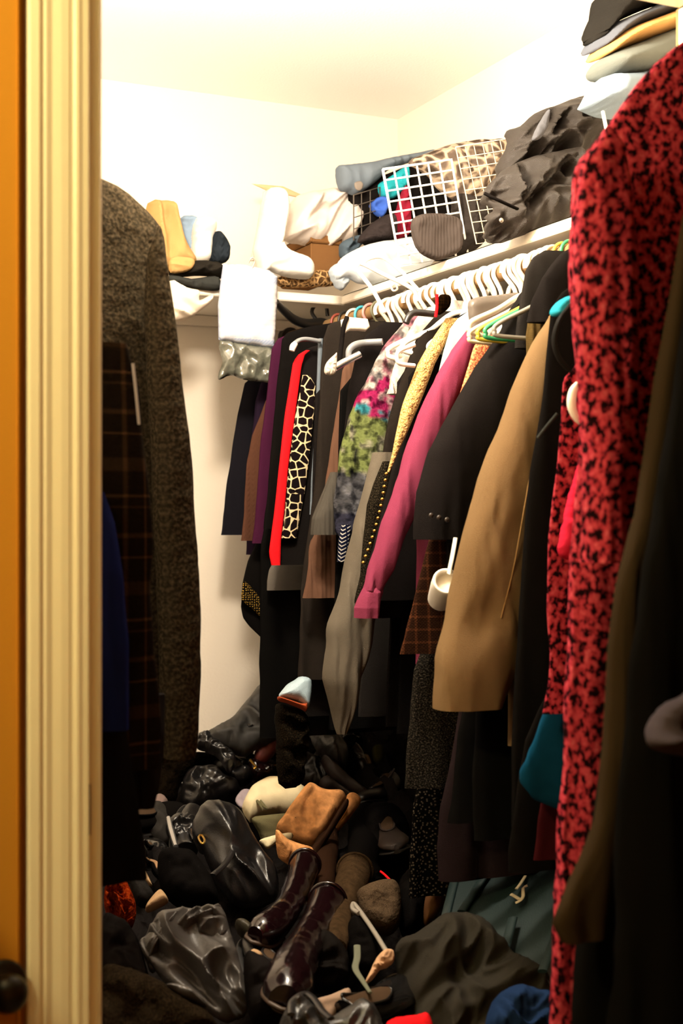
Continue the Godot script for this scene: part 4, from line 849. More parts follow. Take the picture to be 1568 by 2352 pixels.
# ------------------------------------------------------------------ the rod of the west wall
func west_garments():
	var o := {"rod": 0.48, "fold": 0.012, "m": 48, "fx": 9.0}
	var t = thing("coat", "dark grey fleece coat with a rounded shoulder hanging beside the door frame", "coat")
	var fleece = stuff("fleece_cloth", C("9a9284"), {"map": "fleece", "tile": 0.22, "bump": "crump", "relief": 0.4})
	part(t, "body", sym([200, 400, 240, 416, 262, 424, 300, 450, 345, 492, 372, 530, 378, 565, 388, 650, 402, 760, 418, 900, 430, 1000, 440, 1120, 449, 1260, 455, 1400, 457, 1500, 455, 1620, 452, 1700, 440, 1738], 2.08, 0.10, o), fleece)
	part(t, "sleeve", strip([366, 520, 340, 580, 332, 700, 342, 900, 352, 1100, 360, 1300, 366, 1500, 372, 1640, 378, 1734], [368, 520, 379, 570, 388, 650, 402, 760, 418, 900, 430, 1000, 449, 1260, 456, 1400, 452, 1700, 446, 1736], 2.01, 0.06, {"fold": 0.008, "fx": 14.0}), fleece)
	one("shirt", "dark plaid shirt on the west rod in front of the fleece coat", "shirt", strip([130, 790, 140, 1000, 160, 1300, 200, 1700], [290, 790, 318, 900, 326, 1010, 340, 1100, 352, 1250, 345, 1350, 352, 1480, 366, 1600, 368, 1760], 1.72, 0.05, {"fold": 0.012, "fx": 12.0}), stuff("plaid_cloth", C("d6c8b8"), {"map": "plaid", "tile": 0.16}))
	one("shirt", "dark royal blue shirt edge against the door frame", "shirt", strip([150, 1130, 160, 1400, 170, 1680], [238, 1130, 262, 1200, 282, 1330, 292, 1480, 292, 1672], 1.675, 0.04, {"fold": 0.008}), stuff("dark_royal", C("141a40"), {}))
	one("coat", "black long coat lowest beside the door frame", "coat", strip([150, 1560, 160, 1800, 170, 2030], [282, 1560, 290, 1680, 300, 1750, 318, 1860, 330, 1950, 338, 2012], 1.70, 0.05, {"fold": 0.012}), stuff("black_cloth", C("100e0d"), {}))
	one("jacket", "black jacket hem between the fleece coat and the heap", "jacket", strip([260, 1600, 270, 1750, 280, 1830], [378, 1600, 374, 1720, 366, 1790, 350, 1850], 1.77, 0.05, {"fold": 0.01}), stuff("deep_black", C("191615"), {}))
	var g := Geo.new(); tube(g, [at_z(305, 835, 1.688), at_z(312, 900, 1.688), at_z(319, 975, 1.69)], [0.0035, 0.0035], 8, 6, 0.0015); one("ribbon", "thin pale ribbon hanging down the plaid shirt", "ribbon", g, stuff("pale_ribbon", C("9a9088"), {}))

# ------------------------------------------------------------------ coats on hooks at the doorway
func doorway_coats():
	var rail = thing("coat_hook_rail", "wooden rail of metal hooks on the hall wall over the red coat", "hook rail")
	var g := Geo.new(); box(g, Vector3(1.40, 2.02, -1.499), Vector3(1.95, 2.09, -1.478), 0.004); part(rail, "board", g, stuff("brown_wood", C("5d4128"), {}))
	for x in [1.45, 1.60, 1.75, 1.90]:
		g = Geo.new(); tube(g, [Vector3(x, 2.05, -1.478), Vector3(x, 2.03, -1.45), Vector3(x, 2.02, -1.42), Vector3(x, 2.05, -1.405)], [0.005, 0.005], 12, 8); part(rail, "hook", g, plain("dark_brass", C("5a4524"), 0.4, 0.7))
	var red = stuff("red_print", C("ffffff"), {"map": "redprint", "tile": 0.30, "uv": true, "relief": 0.0})
	var t = thing("coat", "long red coat with a black mottled print hanging at the doorway", "coat")
	var edge := [1640, 40, 1600, 72, 1568, 96, 1520, 132, 1475, 180, 1430, 235, 1395, 290, 1370, 328, 1336, 362, 1320, 392, 1322, 450, 1316, 520, 1312, 600, 1311, 660, 1318, 720, 1326, 800, 1333, 900, 1334, 1000, 1331, 1100, 1327, 1220, 1321, 1350, 1312, 1480, 1305, 1600, 1300, 1750, 1294, 1850, 1294, 1960, 1286, 2050, 1272, 2150, 1266, 2240, 1258, 2360]
	part(t, "body", sym(edge, 1.42, 0.10, {"rod": 1.36, "fold": 0.014, "m": 80, "fx": 30.0, "fy": 1.5, "rows": 60}), red)
	part(t, "sleeve", strip([1398, 292, 1362, 335, 1338, 372, 1330, 470, 1326, 600, 1330, 760, 1340, 900, 1344, 1050, 1342, 1200, 1338, 1290], [1402, 290, 1424, 330, 1440, 420, 1452, 600, 1458, 800, 1456, 1000, 1450, 1200, 1446, 1290], 1.345, 0.06, {"fold": 0.010, "fx": 20.0}), red)
	one("scarf", "olive brown long scarf hanging against the red coat, ending in a corner", "scarf", strip([1600, 420, 1570, 500, 1538, 700, 1512, 850, 1491, 1000, 1466, 1180, 1422, 1330, 1402, 1500, 1396, 1700, 1371, 1880, 1331, 1990, 1266, 2120, 1290, 2150], [1640, 420, 1610, 520, 1580, 700, 1556, 850, 1536, 1000, 1512, 1180, 1482, 1330, 1462, 1500, 1450, 1700, 1430, 1900, 1410, 2000, 1380, 2150], 1.26, 0.03, {"fold": 0.006, "rows": 40}), stuff("olive_brown", C("30261a"), {}))
	one("coat", "long black coat partly covering the olive scarf at the doorway", "coat", strip([1660, 430, 1600, 560, 1562, 800, 1538, 1000, 1510, 1150, 1480, 1300, 1452, 1500, 1436, 1800, 1424, 2100, 1404, 2400], [1900, 430, 1900, 1500, 1900, 2400], 1.20, 0.07, {"fold": 0.016, "fx": 18.0, "m": 56}), stuff("black_wool", C("0c0b0a"), {}))
	one("trousers", "black trousers hanging behind the olive scarf beside the teal tub", "trousers", strip([1400, 1600, 1372, 1900, 1340, 2120, 1326, 2250, 1322, 2400], [1520, 1600, 1500, 1900, 1490, 2120, 1480, 2400], 1.305, 0.05, {"fold": 0.01}), stuff("jet_cloth", C("0e0d0c"), {}))
	cloth("blouse", "grey lilac blouse cuff poking out of the black coat", "blouse", [1482, 1700, 1502, 1660, 1530, 1622, 1580, 1588, 1640, 1580, 1640, 1745, 1566, 1738, 1504, 1724], 1.13, stuff("grey_lilac", C("3c363c"), {}), 0.03, {"fold": 0.012, "fdir": 60, "fst": 3.0})

# ------------------------------------------------------------------ the heap on the floor
func centre(f: Array) -> Vector2:
	var c := Vector2.ZERO
	for q in poly(f): c += q
	return c / (f.size() / 2.0)
func heap_part(parent, called, f: Array, m: Material, t := 0.04, o := {}, label := "") -> MeshInstance3D:
	var c := centre(f)
	var p: Vector3 = o.at if o.has("at") else on_heap(c.x, c.y)
	p -= ray(c.x, c.y).normalized() * o.get("pull", 0.03)
	return part(parent, called, puff(f, p, o.get("tilt", Vector3(-0.28, 0.62, 0.74)), t, o), m, label)
func heaped(called, label, cat, f: Array, m: Material, t := 0.04, o := {}) -> MeshInstance3D:
	var r := heap_part(self, called, f, m, t, o, label)
	r.set_meta("category", cat)
	if o.has("group"): r.set_meta("group", o.group)
	return r
func up(px, py, pull := 0.05) -> Vector3:
	var p := on_heap(px, py)
	return p - ray(px, py).normalized() * pull
func boot(label, m: Material, sole: Material, pts: Array, w: Array, pull: float):
	var t = thing("boot", label, "boot")
	var path := []
	for k in range(0, pts.size(), 3): path.append(up(pts[k], pts[k + 1], pull + pts[k + 2]))
	var g := Geo.new()
	var out := curve(path, 48); var wide := curve(w, 48)
	var skin := []; var radii := []
	for k in range(16, -1, -1): skin.append(out[k]); radii.append(wide[k] * 0.88)
	for k in 49: skin.append(out[k]); radii.append(wide[k])
	var fdir: Vector3 = (out[1] - out[0]).normalized()
	var rs := []
	for k in skin.size():
		if k > 16:
			var i: int = k - 17
			fdir = (out[mini(i + 1, 48)] - out[maxi(i - 1, 0)]).normalized()
		else:
			var i: int = 16 - k
			fdir = (out[mini(i + 1, 48)] - out[maxi(i - 1, 0)]).normalized()
		var sa := fdir.cross(Vector3.UP).normalized(); var sb := sa.cross(fdir)
		var r := PackedVector3Array()
		for j in 26:
			var an := TAU * j / 26.0
			var q: Vector3 = skin[k] + (sa * cos(an) + sb * sin(an)) * radii[k]
			r.append(q + Vector3(1, 1, 1) * 0.0018 * fn.get_noise_3d(q.x * 22, q.y * 22, q.z * 22))
		rs.append(r)
	rings(g, rs)
	part(t, "shaft", g, m)
	var d: Vector3 = (path[1] - path[0]).normalized()
	var side := d.cross(Vector3.UP).normalized(); var nn := side.cross(d)
	var rim := []
	for k in 25:
		var o: Vector3 = side * cos(TAU * k / 24.0) + nn * sin(TAU * k / 24.0)
		rim.append(path[0] + o * w[0] * 1.03)
	g = Geo.new(); tube(g, rim, [0.0035, 0.0035], 0, 8); part(t, "cuff", g, m)
	var n: int = path.size()
	var foot := curve(path, 48); var ww := curve(w, 48)
	var welt := []
	var f: Vector3 = (path[n - 1] - path[n - 3]).normalized()
	var sd := f.cross(Vector3(0.25, 0.9, 0.2)).normalized()
	var down := f.cross(sd).normalized()
	if down.y > 0: down = -down
	for k in range(30, 49): welt.append(foot[k] + sd * ww[k] * 0.85 + down * ww[k] * 0.55)
	welt.append(foot[48] + f * ww[48] * 0.5 + down * ww[48] * 0.5)
	for k in range(48, 29, -1): welt.append(foot[k] - sd * ww[k] * 0.85 + down * ww[k] * 0.55)
	g = Geo.new(); tube(g, welt, [0.004, 0.004], 0, 6); part(t, "welt", g, sole)
	g = Geo.new(); boxat(g, foot[30] + down * ww[30] * 1.1, Basis(sd, -down, f).orthonormalized(), Vector3(ww[30] * 0.7, 0.016, 0.02), 0.003); part(t, "heel", g, sole)

func pile():
	var leather = stuff("black_leather", C("131111"), {"rough": 0.34, "spec": 0.55, "bump": "grain", "tile": 0.05, "relief": 0.02})
	var soft = stuff("soft_leather", C("1d1b19"), {"rough": 0.42, "spec": 0.55, "bump": "grain", "tile": 0.06, "relief": 0.03})
	var grey_l = stuff("grey_leather", C("3e3a36"), {"rough": 0.45, "spec": 0.55, "bump": "grain", "tile": 0.05, "relief": 0.02})
	var black = stuff("black_cloth", C("100e0d"), {})
	var deep = stuff("deep_black", C("191615"), {})
	var ox = stuff("oxblood_leather", C("140608"), {"rough": 0.16, "spec": 0.6, "relief": 0.0})
	var dk = plain("sole_black", C("141210"), 0.5)
	var chrome = plain("chrome", C("c9c9cc"), 0.22, 0.9)
	var gold = plain("gold", C("caa04a"), 0.35, 0.9)
	# the mass of dark clothes under everything
	var g := Geo.new()
	var nx := 64; var nz := 72
	for j in nz + 1:
		for i in nx + 1:
			var x := lerpf(0.13, 1.71, float(i) / nx); var z := lerpf(1.66, 3.34, float(j) / nz)
			var y := heap_y(x, z) - 0.075 + 0.05 * fold(x * 5.0, z * 5.0, 2.0, true) + 0.012 * fn.get_noise_2d(x * 30, z * 30)
			y += 0.13 * smoothstep(1.26, 1.50, x) * smoothstep(2.5, 2.75, z) + 0.05 * smoothstep(2.9, 3.3, z)
			if x > 1.02: y = lerpf(y, 0.1, clampf((x - 1.02) * 8.0, 0.0, 1.0) * clampf((2.45 - z) * 8.0, 0.0, 1.0))
			g.v.append(Vector3(x, y, -z))
	for j in nz:
		for i in nx:
			var a := j * (nx + 1) + i
			g.quad(a, a + nx + 1, a + nx + 2, a + 1)
	var n := g.v.size()
	var loop := []
	for i in nx + 1: loop.append(i)
	for j in range(1, nz + 1): loop.append(j * (nx + 1) + nx)
	for i in range(nx - 1, -1, -1): loop.append(nz * (nx + 1) + i)
	for j in range(nz - 1, 0, -1): loop.append(j * (nx + 1))
	for q in loop: g.v.append(Vector3(g.v[q].x, 0.0, g.v[q].z))
	for k in loop.size():
		var k2 := (k + 1) % loop.size()
		g.quad(loop[k], loop[k2], n + k2, n + k)
	var hp := one("clothes_heap", "deep heap of dark clothes covering the closet floor under the bags and shoes", "clothes", g, stuff("heap_cloth", C("1a1716"), {"bump": "crump", "tile": 0.2, "relief": 0.6}))
	hp.set_meta("kind", "stuff")

	# far end, against the wall
	heaped("jacket", "black leather jacket slumped up against the far wall", "jacket", [455, 1694, 490, 1672, 530, 1650, 556, 1620, 576, 1598, 600, 1572, 640, 1600, 650, 1660, 640, 1688, 622, 1708, 590, 1722, 560, 1738, 530, 1730, 500, 1722, 470, 1712], stuff("worn_leather", C("24221f"), {"rough": 0.42, "spec": 0.5}), 0.05, {"tilt": Vector3(-0.1, 0.5, 0.85), "fold": 0.014, "ff": 11.0, "ridge": true, "pull": 0.12, "n": 500})
	heaped("bag", "black leather straps and handles beside the slumped leather jacket", "bag", [455, 1688, 478, 1682, 500, 1700, 520, 1718, 540, 1735, 538, 1762, 520, 1770, 500, 1740, 470, 1726, 450, 1716], leather, 0.03, {"fold": 0.01, "ridge": true, "ff": 30.0, "pull": 0.16})
	heaped("bag", "brown fur trimmed bag under the hem of the fleece coat", "bag", [362, 1750, 370, 1736, 420, 1735, 480, 1736, 505, 1738, 512, 1752, 480, 1765, 440, 1775, 415, 1800, 400, 1850, 370, 1860, 352, 1830], stuff("brown_fur", C("494036"), {"map": "fleece", "tile": 0.07, "bump": "crump", "relief": 0.3}), 0.05, {"fold": 0.014, "ff": 26.0, "pull": 0.06})
	heaped("shoe", "red brown leather shoe below the slumped leather jacket", "shoe", [584, 1730, 600, 1712, 625, 1705, 645, 1698, 640, 1716, 625, 1738, 605, 1752, 588, 1750], stuff("red_brown_leather", C("6a2a20"), {"rough": 0.35, "spec": 0.5}), 0.025, {"pull": 0.14})
	var t = thing("shoe", "oxblood shoe with a small gold buckle below the red brown one", "shoe")
	heap_part(t, "upper", [568, 1752, 590, 1748, 612, 1756, 632, 1764, 628, 1785, 600, 1795, 580, 1788], ox, 0.03, {"pull": 0.15})
	g = Geo.new(); tube(g, [up(574, 1745, 0.19), up(582, 1755, 0.19), up(588, 1762, 0.19), up(582, 1766, 0.19)], [0.003, 0.003], 10, 6); part(t, "buckle", g, gold)
	# plastic bag with a light blue end hanging at the back
	t = thing("plastic_bag", "pale blue plastic bag end with an orange band at the foot of the charcoal trousers", "bag")
	part(t, "body", puff([676, 1562, 690, 1554, 714, 1564, 712, 1610, 705, 1626, 680, 1612, 640, 1602, 652, 1580, 662, 1570], at_z(680, 1590, 2.60), Vector3(-0.2, 0.3, 1), 0.03, {"fold": 0.004}), stuff("pale_blue_plastic", C("a9c0cc"), {"rough": 0.3, "spec": 0.5}))
	part(t, "band", puff([638, 1600, 660, 1606, 690, 1616, 704, 1616, 703, 1634, 690, 1628, 660, 1616, 640, 1610], at_z(670, 1615, 2.585), Vector3(-0.2, 0.3, 1), 0.02, {"fold": 0.002}), stuff("orange_plastic", C("a0482a"), {"rough": 0.3}), "orange band")
	heaped("bag", "dark patterned bag below the pale blue plastic bag", "bag", [636, 1618, 664, 1622, 702, 1638, 708, 1690, 700, 1740, 690, 1800, 640, 1800, 634, 1670], stuff("dark_pattern", C("5c5142"), {"map": "tweed", "tile": 0.12, "rough": 0.6}), 0.05, {"fold": 0.016, "ridge": true, "ff": 16.0, "pull": 0.0, "at": at_z(670, 1690, 2.62), "tilt": Vector3(-0.1, 0.1, 1)})
	heaped("wrapper", "small silver foil scrap on the dark patterned bag", "foil", [674, 1686, 684, 1680, 694, 1672, 692, 1692, 684, 1702], plain("foil", C("d8d4cc"), 0.25, 0.8), 0.006, {"fold": 0.004, "ridge": true, "ff": 60.0, "pull": 0.24, "n": 60})
	# black and brown boots and straps at the middle right of the heap
	heaped("boot", "dark brown boot shaft lying folded above the tan suede bag", "boot", [738, 1750, 746, 1738, 768, 1748, 800, 1784, 840, 1815, 862, 1830, 858, 1838, 826, 1836, 790, 1812, 758, 1790], stuff("dark_brown_leather", C("2e221d"), {"rough": 0.4, "spec": 0.5}), 0.03, {"fold": 0.008, "ridge": true, "fdir": 40, "fst": 4.0, "ff": 20.0, "pull": 0.17})
	heaped("boot", "dark brown boot foot under the folded boot shaft", "boot", [732, 1800, 750, 1786, 780, 1806, 820, 1836, 815, 1850, 775, 1822, 745, 1820], stuff("dark_brown_leather", C("2e221d"), {}), 0.03, {"pull": 0.14})
	heaped("shoe", "gold trimmed brown sandal beside the folded boot shaft", "shoe", [826, 1740, 846, 1735, 858, 1770, 868, 1800, 862, 1822, 845, 1800, 832, 1770], stuff("bronze_leather", C("7d6242"), {"rough": 0.35, "spec": 0.5}), 0.02, {"pull": 0.18, "fold": 0.006, "ridge": true})
	heaped("shoe", "black shoe with a pale inside behind the gold trimmed sandal", "shoe", [790, 1690, 820, 1710, 840, 1740, 850, 1780, 842, 1806, 818, 1770, 800, 1730], leather, 0.03, {"pull": 0.17, "fold": 0.008, "ridge": true})
	heaped("cloth_scrap", "olive green scrap of cloth by the grey tweed dress", "cloth", [856, 1716, 878, 1712, 882, 1740, 870, 1755, 856, 1744], stuff("olive_green", C("303015"), {}), 0.012, {"pull": 0.18, "fold": 0.004})
	heaped("bag", "black bag slumped behind the cream cap", "bag", [650, 1740, 700, 1730, 740, 1756, 760, 1800, 740, 1830, 690, 1812, 650, 1796, 630, 1780], soft, 0.05, {"pull": 0.12, "fold": 0.016, "ridge": true})
	heaped("bag", "black shoulder bag hidden between boots and the grey olive trousers", "bag", [720, 1660, 780, 1680, 800, 1720, 790, 1770, 760, 1760, 730, 1730, 712, 1690], soft, 0.05, {"pull": 0.15, "fold": 0.016, "ridge": true})
	heaped("brooch", "small pale stone brooch on the black bag behind the cream cap", "brooch", [668, 1782, 680, 1778, 694, 1784, 694, 1796, 680, 1800, 668, 1794], stuff("pale_stone", C("9a8a62"), {"rough": 0.3}), 0.008, {"pull": 0.2, "n": 60})
	# cream cap
	t = thing("cap", "cream cotton cap lying upturned beside the tan suede bag", "cap")
	var cm = stuff("cream_cap", C("efe0b8"), {"tile": 0.05})
	heap_part(t, "crown", [556, 1860, 562, 1836, 578, 1810, 604, 1793, 628, 1789, 664, 1797, 702, 1814, 712, 1840, 700, 1866, 664, 1870, 640, 1866, 612, 1873, 588, 1882, 572, 1886], cm, 0.045, {"fold": 0.007, "ff": 12.0, "fdir": 30, "fst": 3.0, "pull": 0.10, "n": 600})
	heap_part(t, "lining", [578, 1880, 612, 1872, 662, 1868, 700, 1872, 690, 1910, 640, 1926, 606, 1936, 592, 1910], stuff("green_grey_lining", C("6b664a"), {}), 0.02, {"pull": 0.085, "tilt": Vector3(-0.1, 0.05, 1.0), "fold": 0.004}, "green grey lining")
	heap_part(t, "brim", [596, 1930, 636, 1918, 670, 1914, 668, 1930, 634, 1938, 616, 1950, 604, 1942], cm, 0.012, {"pull": 0.115, "fold": 0.003})
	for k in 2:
		g = Geo.new(); tube(g, [up(585 + 11 * k, 1834 + 2 * k, 0.152), up(596 + 8 * k, 1846 + 3 * k, 0.15), up(603 + 10 * k, 1860 - 2 * k, 0.146)], [0.001, 0.0045, 0.001], 10, 8, 0.003); part(t, "eyelet_shade_mark", g, stuff("green_grey_lining", C("6b664a"), {}))  # darker marks put in for the shaded eyelet holes, nothing is cut open
	heaped("paper_scrap", "lilac paper scrap under the cream cap", "paper", [548, 1822, 560, 1812, 576, 1816, 574, 1840, 558, 1858, 540, 1840], stuff("lilac_paper", C("a79aa2"), {}), 0.006, {"pull": 0.09, "fold": 0.004})
	# tan suede bag
	t = thing("handbag", "tan orange suede handbag with its handle slit drawn as a dark strip, brightest thing on the heap", "bag")
	var sd = stuff("tan_suede", C("f0aa6c"), {"rough": 0.95, "map": "mottle", "tile": 0.12, "bump": "weave", "relief": 0.05})
	heap_part(t, "body", [634, 1905, 648, 1880, 680, 1836, 706, 1804, 722, 1804, 738, 1814, 756, 1818, 782, 1818, 794, 1828, 792, 1846, 770, 1876, 748, 1912, 726, 1940, 714, 1950, 690, 1944, 660, 1932], sd, 0.035, {"round": 0.16, "fold": 0.007, "ff": 14.0, "pull": 0.2, "n": 900, "tilt": Vector3(-0.35, 0.55, 0.75)})
	heap_part(t, "base", [634, 1905, 660, 1926, 690, 1938, 716, 1946, 716, 1960, 696, 1988, 672, 1990, 648, 1978, 636, 1960], sd, 0.03, {"round": 0.3, "fold": 0.006, "ff": 20.0, "pull": 0.2, "tilt": Vector3(-0.1, -0.1, 1.0)})
	g = Geo.new(); tube(g, [up(717, 1845, 0.262), up(730, 1852, 0.262), up(748, 1855, 0.26)], [0.001, 0.0055, 0.004], 12, 10, 0.004); part(t, "slit_shade_strip", g, stuff("slit_shade", C("26160a"), {}), "dark strip painted for the shade in the handle hole")  # dark strip standing in for the shade inside the handle hole
	heap_part(t, "flap", [796, 1828, 812, 1822, 828, 1834, 824, 1850, 800, 1882, 776, 1910, 764, 1915, 772, 1890, 792, 1856], sd, 0.02, {"pull": 0.17, "fold": 0.004})
	heap_part(t, "gusset", [790, 1840, 800, 1850, 770, 1900, 740, 1950, 716, 1985, 712, 1950, 740, 1920], stuff("dark_suede", C("301f15"), {}), 0.02, {"pull": 0.18, "fold": 0.003})
	# big black leather bags
	t = thing("handbag", "large black leather bag with a glossy side and a folded flap, before the cream cap", "bag")
	heap_part(t, "body", [470, 1850, 496, 1844, 530, 1850, 552, 1866, 566, 1888, 590, 1930, 616, 1968, 632, 1990, 640, 2030, 632, 2068, 590, 2084, 540, 2080, 510, 2050, 480, 1995, 462, 1950, 446, 1930, 440, 1900, 452, 1870], leather, 0.05, {"fold": 0.02, "ff": 9.0, "ridge": true, "fdir": 30, "fst": 3.0, "pull": 0.14, "n": 1200})
	heap_part(t, "flap", [442, 1905, 462, 1888, 484, 1880, 500, 1896, 498, 1920, 480, 1940, 470, 1962, 452, 1950], soft, 0.03, {"pull": 0.2, "fold": 0.008, "ridge": true, "ff": 26.0})
	g = Geo.new(); tube(g, [up(486, 1840, 0.2), up(500, 1848, 0.21), up(520, 1862, 0.22), up(548, 1900, 0.21), up(545, 1930, 0.2), up(520, 1980, 0.19), up(488, 2010, 0.18)], [0.007, 0.007], 30, 8, 0.003); part(t, "strap", g, leather)
	g = Geo.new(); tube(g, [up(462, 1916, 0.25), up(470, 1930, 0.25), up(464, 1938, 0.25), up(456, 1924, 0.25), up(462, 1916, 0.25)], [0.0025, 0.0025], 16, 6); part(t, "buckle", g, gold)
	heaped("handbag", "boxy black bag with a stand up flap behind the large black leather bag", "bag", [418, 1800, 432, 1778, 460, 1768, 500, 1770, 520, 1790, 545, 1800, 552, 1822, 535, 1838, 500, 1846, 470, 1862, 440, 1872, 416, 1850], leather, 0.06, {"fold": 0.014, "ff": 12.0, "ridge": true, "pull": 0.08, "n": 450})
	heaped("handbag", "matt black cloth bag in front of the large black leather bag", "bag", [362, 1978, 380, 1960, 420, 1958, 450, 1970, 480, 2010, 500, 2050, 500, 2080, 470, 2092, 420, 2085, 385, 2066, 366, 2030], black, 0.06, {"fold": 0.008, "pull": 0.17, "n": 400})
	heaped("shoe", "black shoe tip pressed between the two black leather bags", "shoe", [395, 1880, 430, 1872, 455, 1890, 450, 1925, 425, 1948, 395, 1935, 380, 1905], leather, 0.04, {"fold": 0.008, "ridge": true, "pull": 0.11})
	g = Geo.new(); tube(g, [up(387, 1880, 0.2), up(391, 1900, 0.2), up(398, 1925, 0.2), up(404, 1945, 0.2)], [0.006, 0.0065, 0.005], 14, 10); one("umbrella_handle", "slim chrome umbrella handle sticking out beside the black bags", "umbrella", g, chrome)
	heaped("shoe", "grey shoe heel under the chrome umbrella handle", "shoe", [345, 1850, 372, 1846, 392, 1880, 398, 1930, 385, 1952, 352, 1940, 336, 1900], stuff("grey_suede", C("322f2c"), {}), 0.04, {"fold": 0.01, "pull": 0.05})
	heaped("shoe", "pale pink shoe tip beside the brown fur trimmed bag", "shoe", [350, 1838, 366, 1826, 384, 1836, 384, 1852, 366, 1864, 350, 1856], stuff("dusky_pink", C("84706a"), {"rough": 0.4}), 0.02, {"pull": 0.1, "n": 100})
	t = thing("shoe", "black sandal with thin tan straps beside the matt black bag", "shoe")
	heap_part(t, "sole", [336, 1956, 360, 1946, 384, 1968, 396, 2010, 384, 2030, 352, 2010], deep, 0.02, {"pull": 0.08})
	for k in 2:
		g = Geo.new(); tube(g, [up(334 + 6 * k, 1948 + 26 * k, 0.14), up(355 + 2 * k, 1950 + 30 * k, 0.15), up(374 - 10 * k, 1966 + 28 * k, 0.14)], [0.0045, 0.0045], 12, 8, 0.002); part(t, "strap", g, stuff("tan_strap", C("a3805f"), {"rough": 0.5}))
	t = thing("shoe", "black shoe with a beige heel and toe beside the orange fur", "shoe")
	heap_part(t, "upper", [300, 2028, 322, 2014, 345, 2040, 356, 2064, 340, 2084, 312, 2076], stuff("charcoal_cloth2", C("23211f"), {}), 0.03, {"pull": 0.11})
	heap_part(t, "heel", [318, 2010, 332, 2000, 340, 2012, 350, 2034, 338, 2030], stuff("beige_leather", C("b5946f"), {"rough": 0.5}), 0.012, {"pull": 0.13}, "beige heel")
	heap_part(t, "toe", [334, 2084, 350, 2060, 368, 2046, 380, 2056, 386, 2072, 358, 2088, 338, 2094], stuff("beige_leather", C("b5946f"), {}), 0.02, {"pull": 0.12}, "beige toe")
	heaped("fur_scarf", "orange and brown tufted fur scarf at the door frame", "scarf", [240, 2050, 262, 2032, 288, 2024, 300, 2044, 312, 2078, 310, 2110, 296, 2132, 270, 2110, 244, 2100], stuff("orange_fur", C("8a4a26"), {"map": "coral", "tile": 0.12, "bump": "crump", "relief": 0.5}), 0.04, {"fold": 0.02, "ridge": true, "ff": 30.0, "pull": 0.14})
	heaped("jacket", "grey wool jacket under the orange fur scarf at the door frame", "jacket", [236, 2110, 270, 2108, 300, 2128, 318, 2160, 330, 2200, 345, 2260, 330, 2290, 280, 2280, 236, 2260], deep, 0.05, {"fold": 0.02, "pull": 0.14, "n": 400})
	heaped("blanket", "brown grey speckled fleece blanket nearest the door frame", "blanket", [230, 2240, 290, 2228, 340, 2246, 380, 2266, 430, 2300, 480, 2330, 500, 2380, 400, 2420, 230, 2420], stuff("brown_fleece", C("6f6253"), {"map": "fleece", "tile": 0.14, "bump": "crump", "relief": 0.4}), 0.06, {"fold": 0.02, "ff": 9.0, "pull": 0.2, "n": 450})
	# grey leather jacket in front
	t = thing("jacket", "dark grey leather jacket crumpled at the front of the heap", "jacket")
	heap_part(t, "body", [318, 2160, 340, 2130, 362, 2096, 400, 2086, 450, 2082, 500, 2076, 512, 2086, 524, 2120, 540, 2170, 560, 2240, 574, 2290, 560, 2330, 520, 2350, 470, 2320, 420, 2290, 380, 2260, 350, 2220, 326, 2190], grey_l, 0.03, {"fold": 0.032, "ff": 13.0, "ridge": true, "fdir": 40, "fst": 2.2, "pull": 0.17, "n": 1600})
	heap_part(t, "sleeve", [326, 2170, 350, 2128, 366, 2096, 420, 2088, 470, 2084, 506, 2080, 520, 2110, 528, 2160, 490, 2170, 470, 2160, 440, 2150, 420, 2170, 390, 2200, 350, 2232, 336, 2210], grey_l, 0.025, {"fold": 0.02, "ff": 20.0, "ridge": true, "fdir": -30, "fst": 2.5, "pull": 0.23, "n": 1100})
	heap_part(t, "collar", [378, 2268, 400, 2262, 440, 2272, 470, 2306, 474, 2316, 440, 2300, 410, 2290], grey_l, 0.02, {"fold": 0.006, "pull": 0.26})
	# oxblood boots
	var brown_sole = plain("sole_brown", C("3b2a1c"), 0.5)
	boot("glossy oxblood tall boot leaning under the tan suede bag", ox, brown_sole, [700, 1985, 0.0, 686, 2030, 0.0, 664, 2080, 0.01, 634, 2118, 0.02, 604, 2140, 0.03, 585, 2150, 0.03], [0.029, 0.027, 0.024, 0.028, 0.028, 0.016], 0.19)
	boot("glossy oxblood boot lying nearer, with a rounded toe pointing down", ox, brown_sole, [752, 2070, 0.0, 730, 2120, 0.0, 700, 2170, 0.01, 676, 2220, 0.02, 660, 2268, 0.03, 652, 2296, 0.03], [0.033, 0.030, 0.029, 0.036, 0.038, 0.022], 0.19)
	boot("dark brown suede boot standing against the tan suede bag", stuff("dark_suede", C("301f15"), {}), brown_sole, [750, 1900, 0.0, 748, 1960, 0.0, 744, 2010, 0.0, 735, 2050, 0.01, 722, 2070, 0.02], [0.026, 0.026, 0.024, 0.026, 0.016], 0.03)
	boot("dark brown suede boot with an open top beside the fuzzy grey bag", stuff("brown_suede2", C("443423"), {"map": "mottle", "tile": 0.1}), brown_sole, [815, 2000, 0.0, 800, 2050, 0.0, 780, 2100, 0.01, 770, 2150, 0.02, 772, 2180, 0.02], [0.034, 0.03, 0.027, 0.03, 0.018], 0.13)
	boot("black boot in shade behind the dark brown suede boots", black, dk, [840, 1880, 0.0, 836, 1940, 0.0, 832, 1990, 0.0, 850, 2030, 0.0, 868, 2040, 0.0], [0.04, 0.036, 0.034, 0.034, 0.02], 0.02)
	heaped("shoe", "olive and black flat shoe between grey leather jacket and oxblood boot", "shoe", [540, 2120, 560, 2116, 580, 2130, 610, 2160, 626, 2186, 620, 2204, 596, 2196, 566, 2166, 544, 2140], stuff("olive_leather", C("302a17"), {"rough": 0.35, "spec": 0.5}), 0.035, {"fold": 0.006, "pull": 0.15})
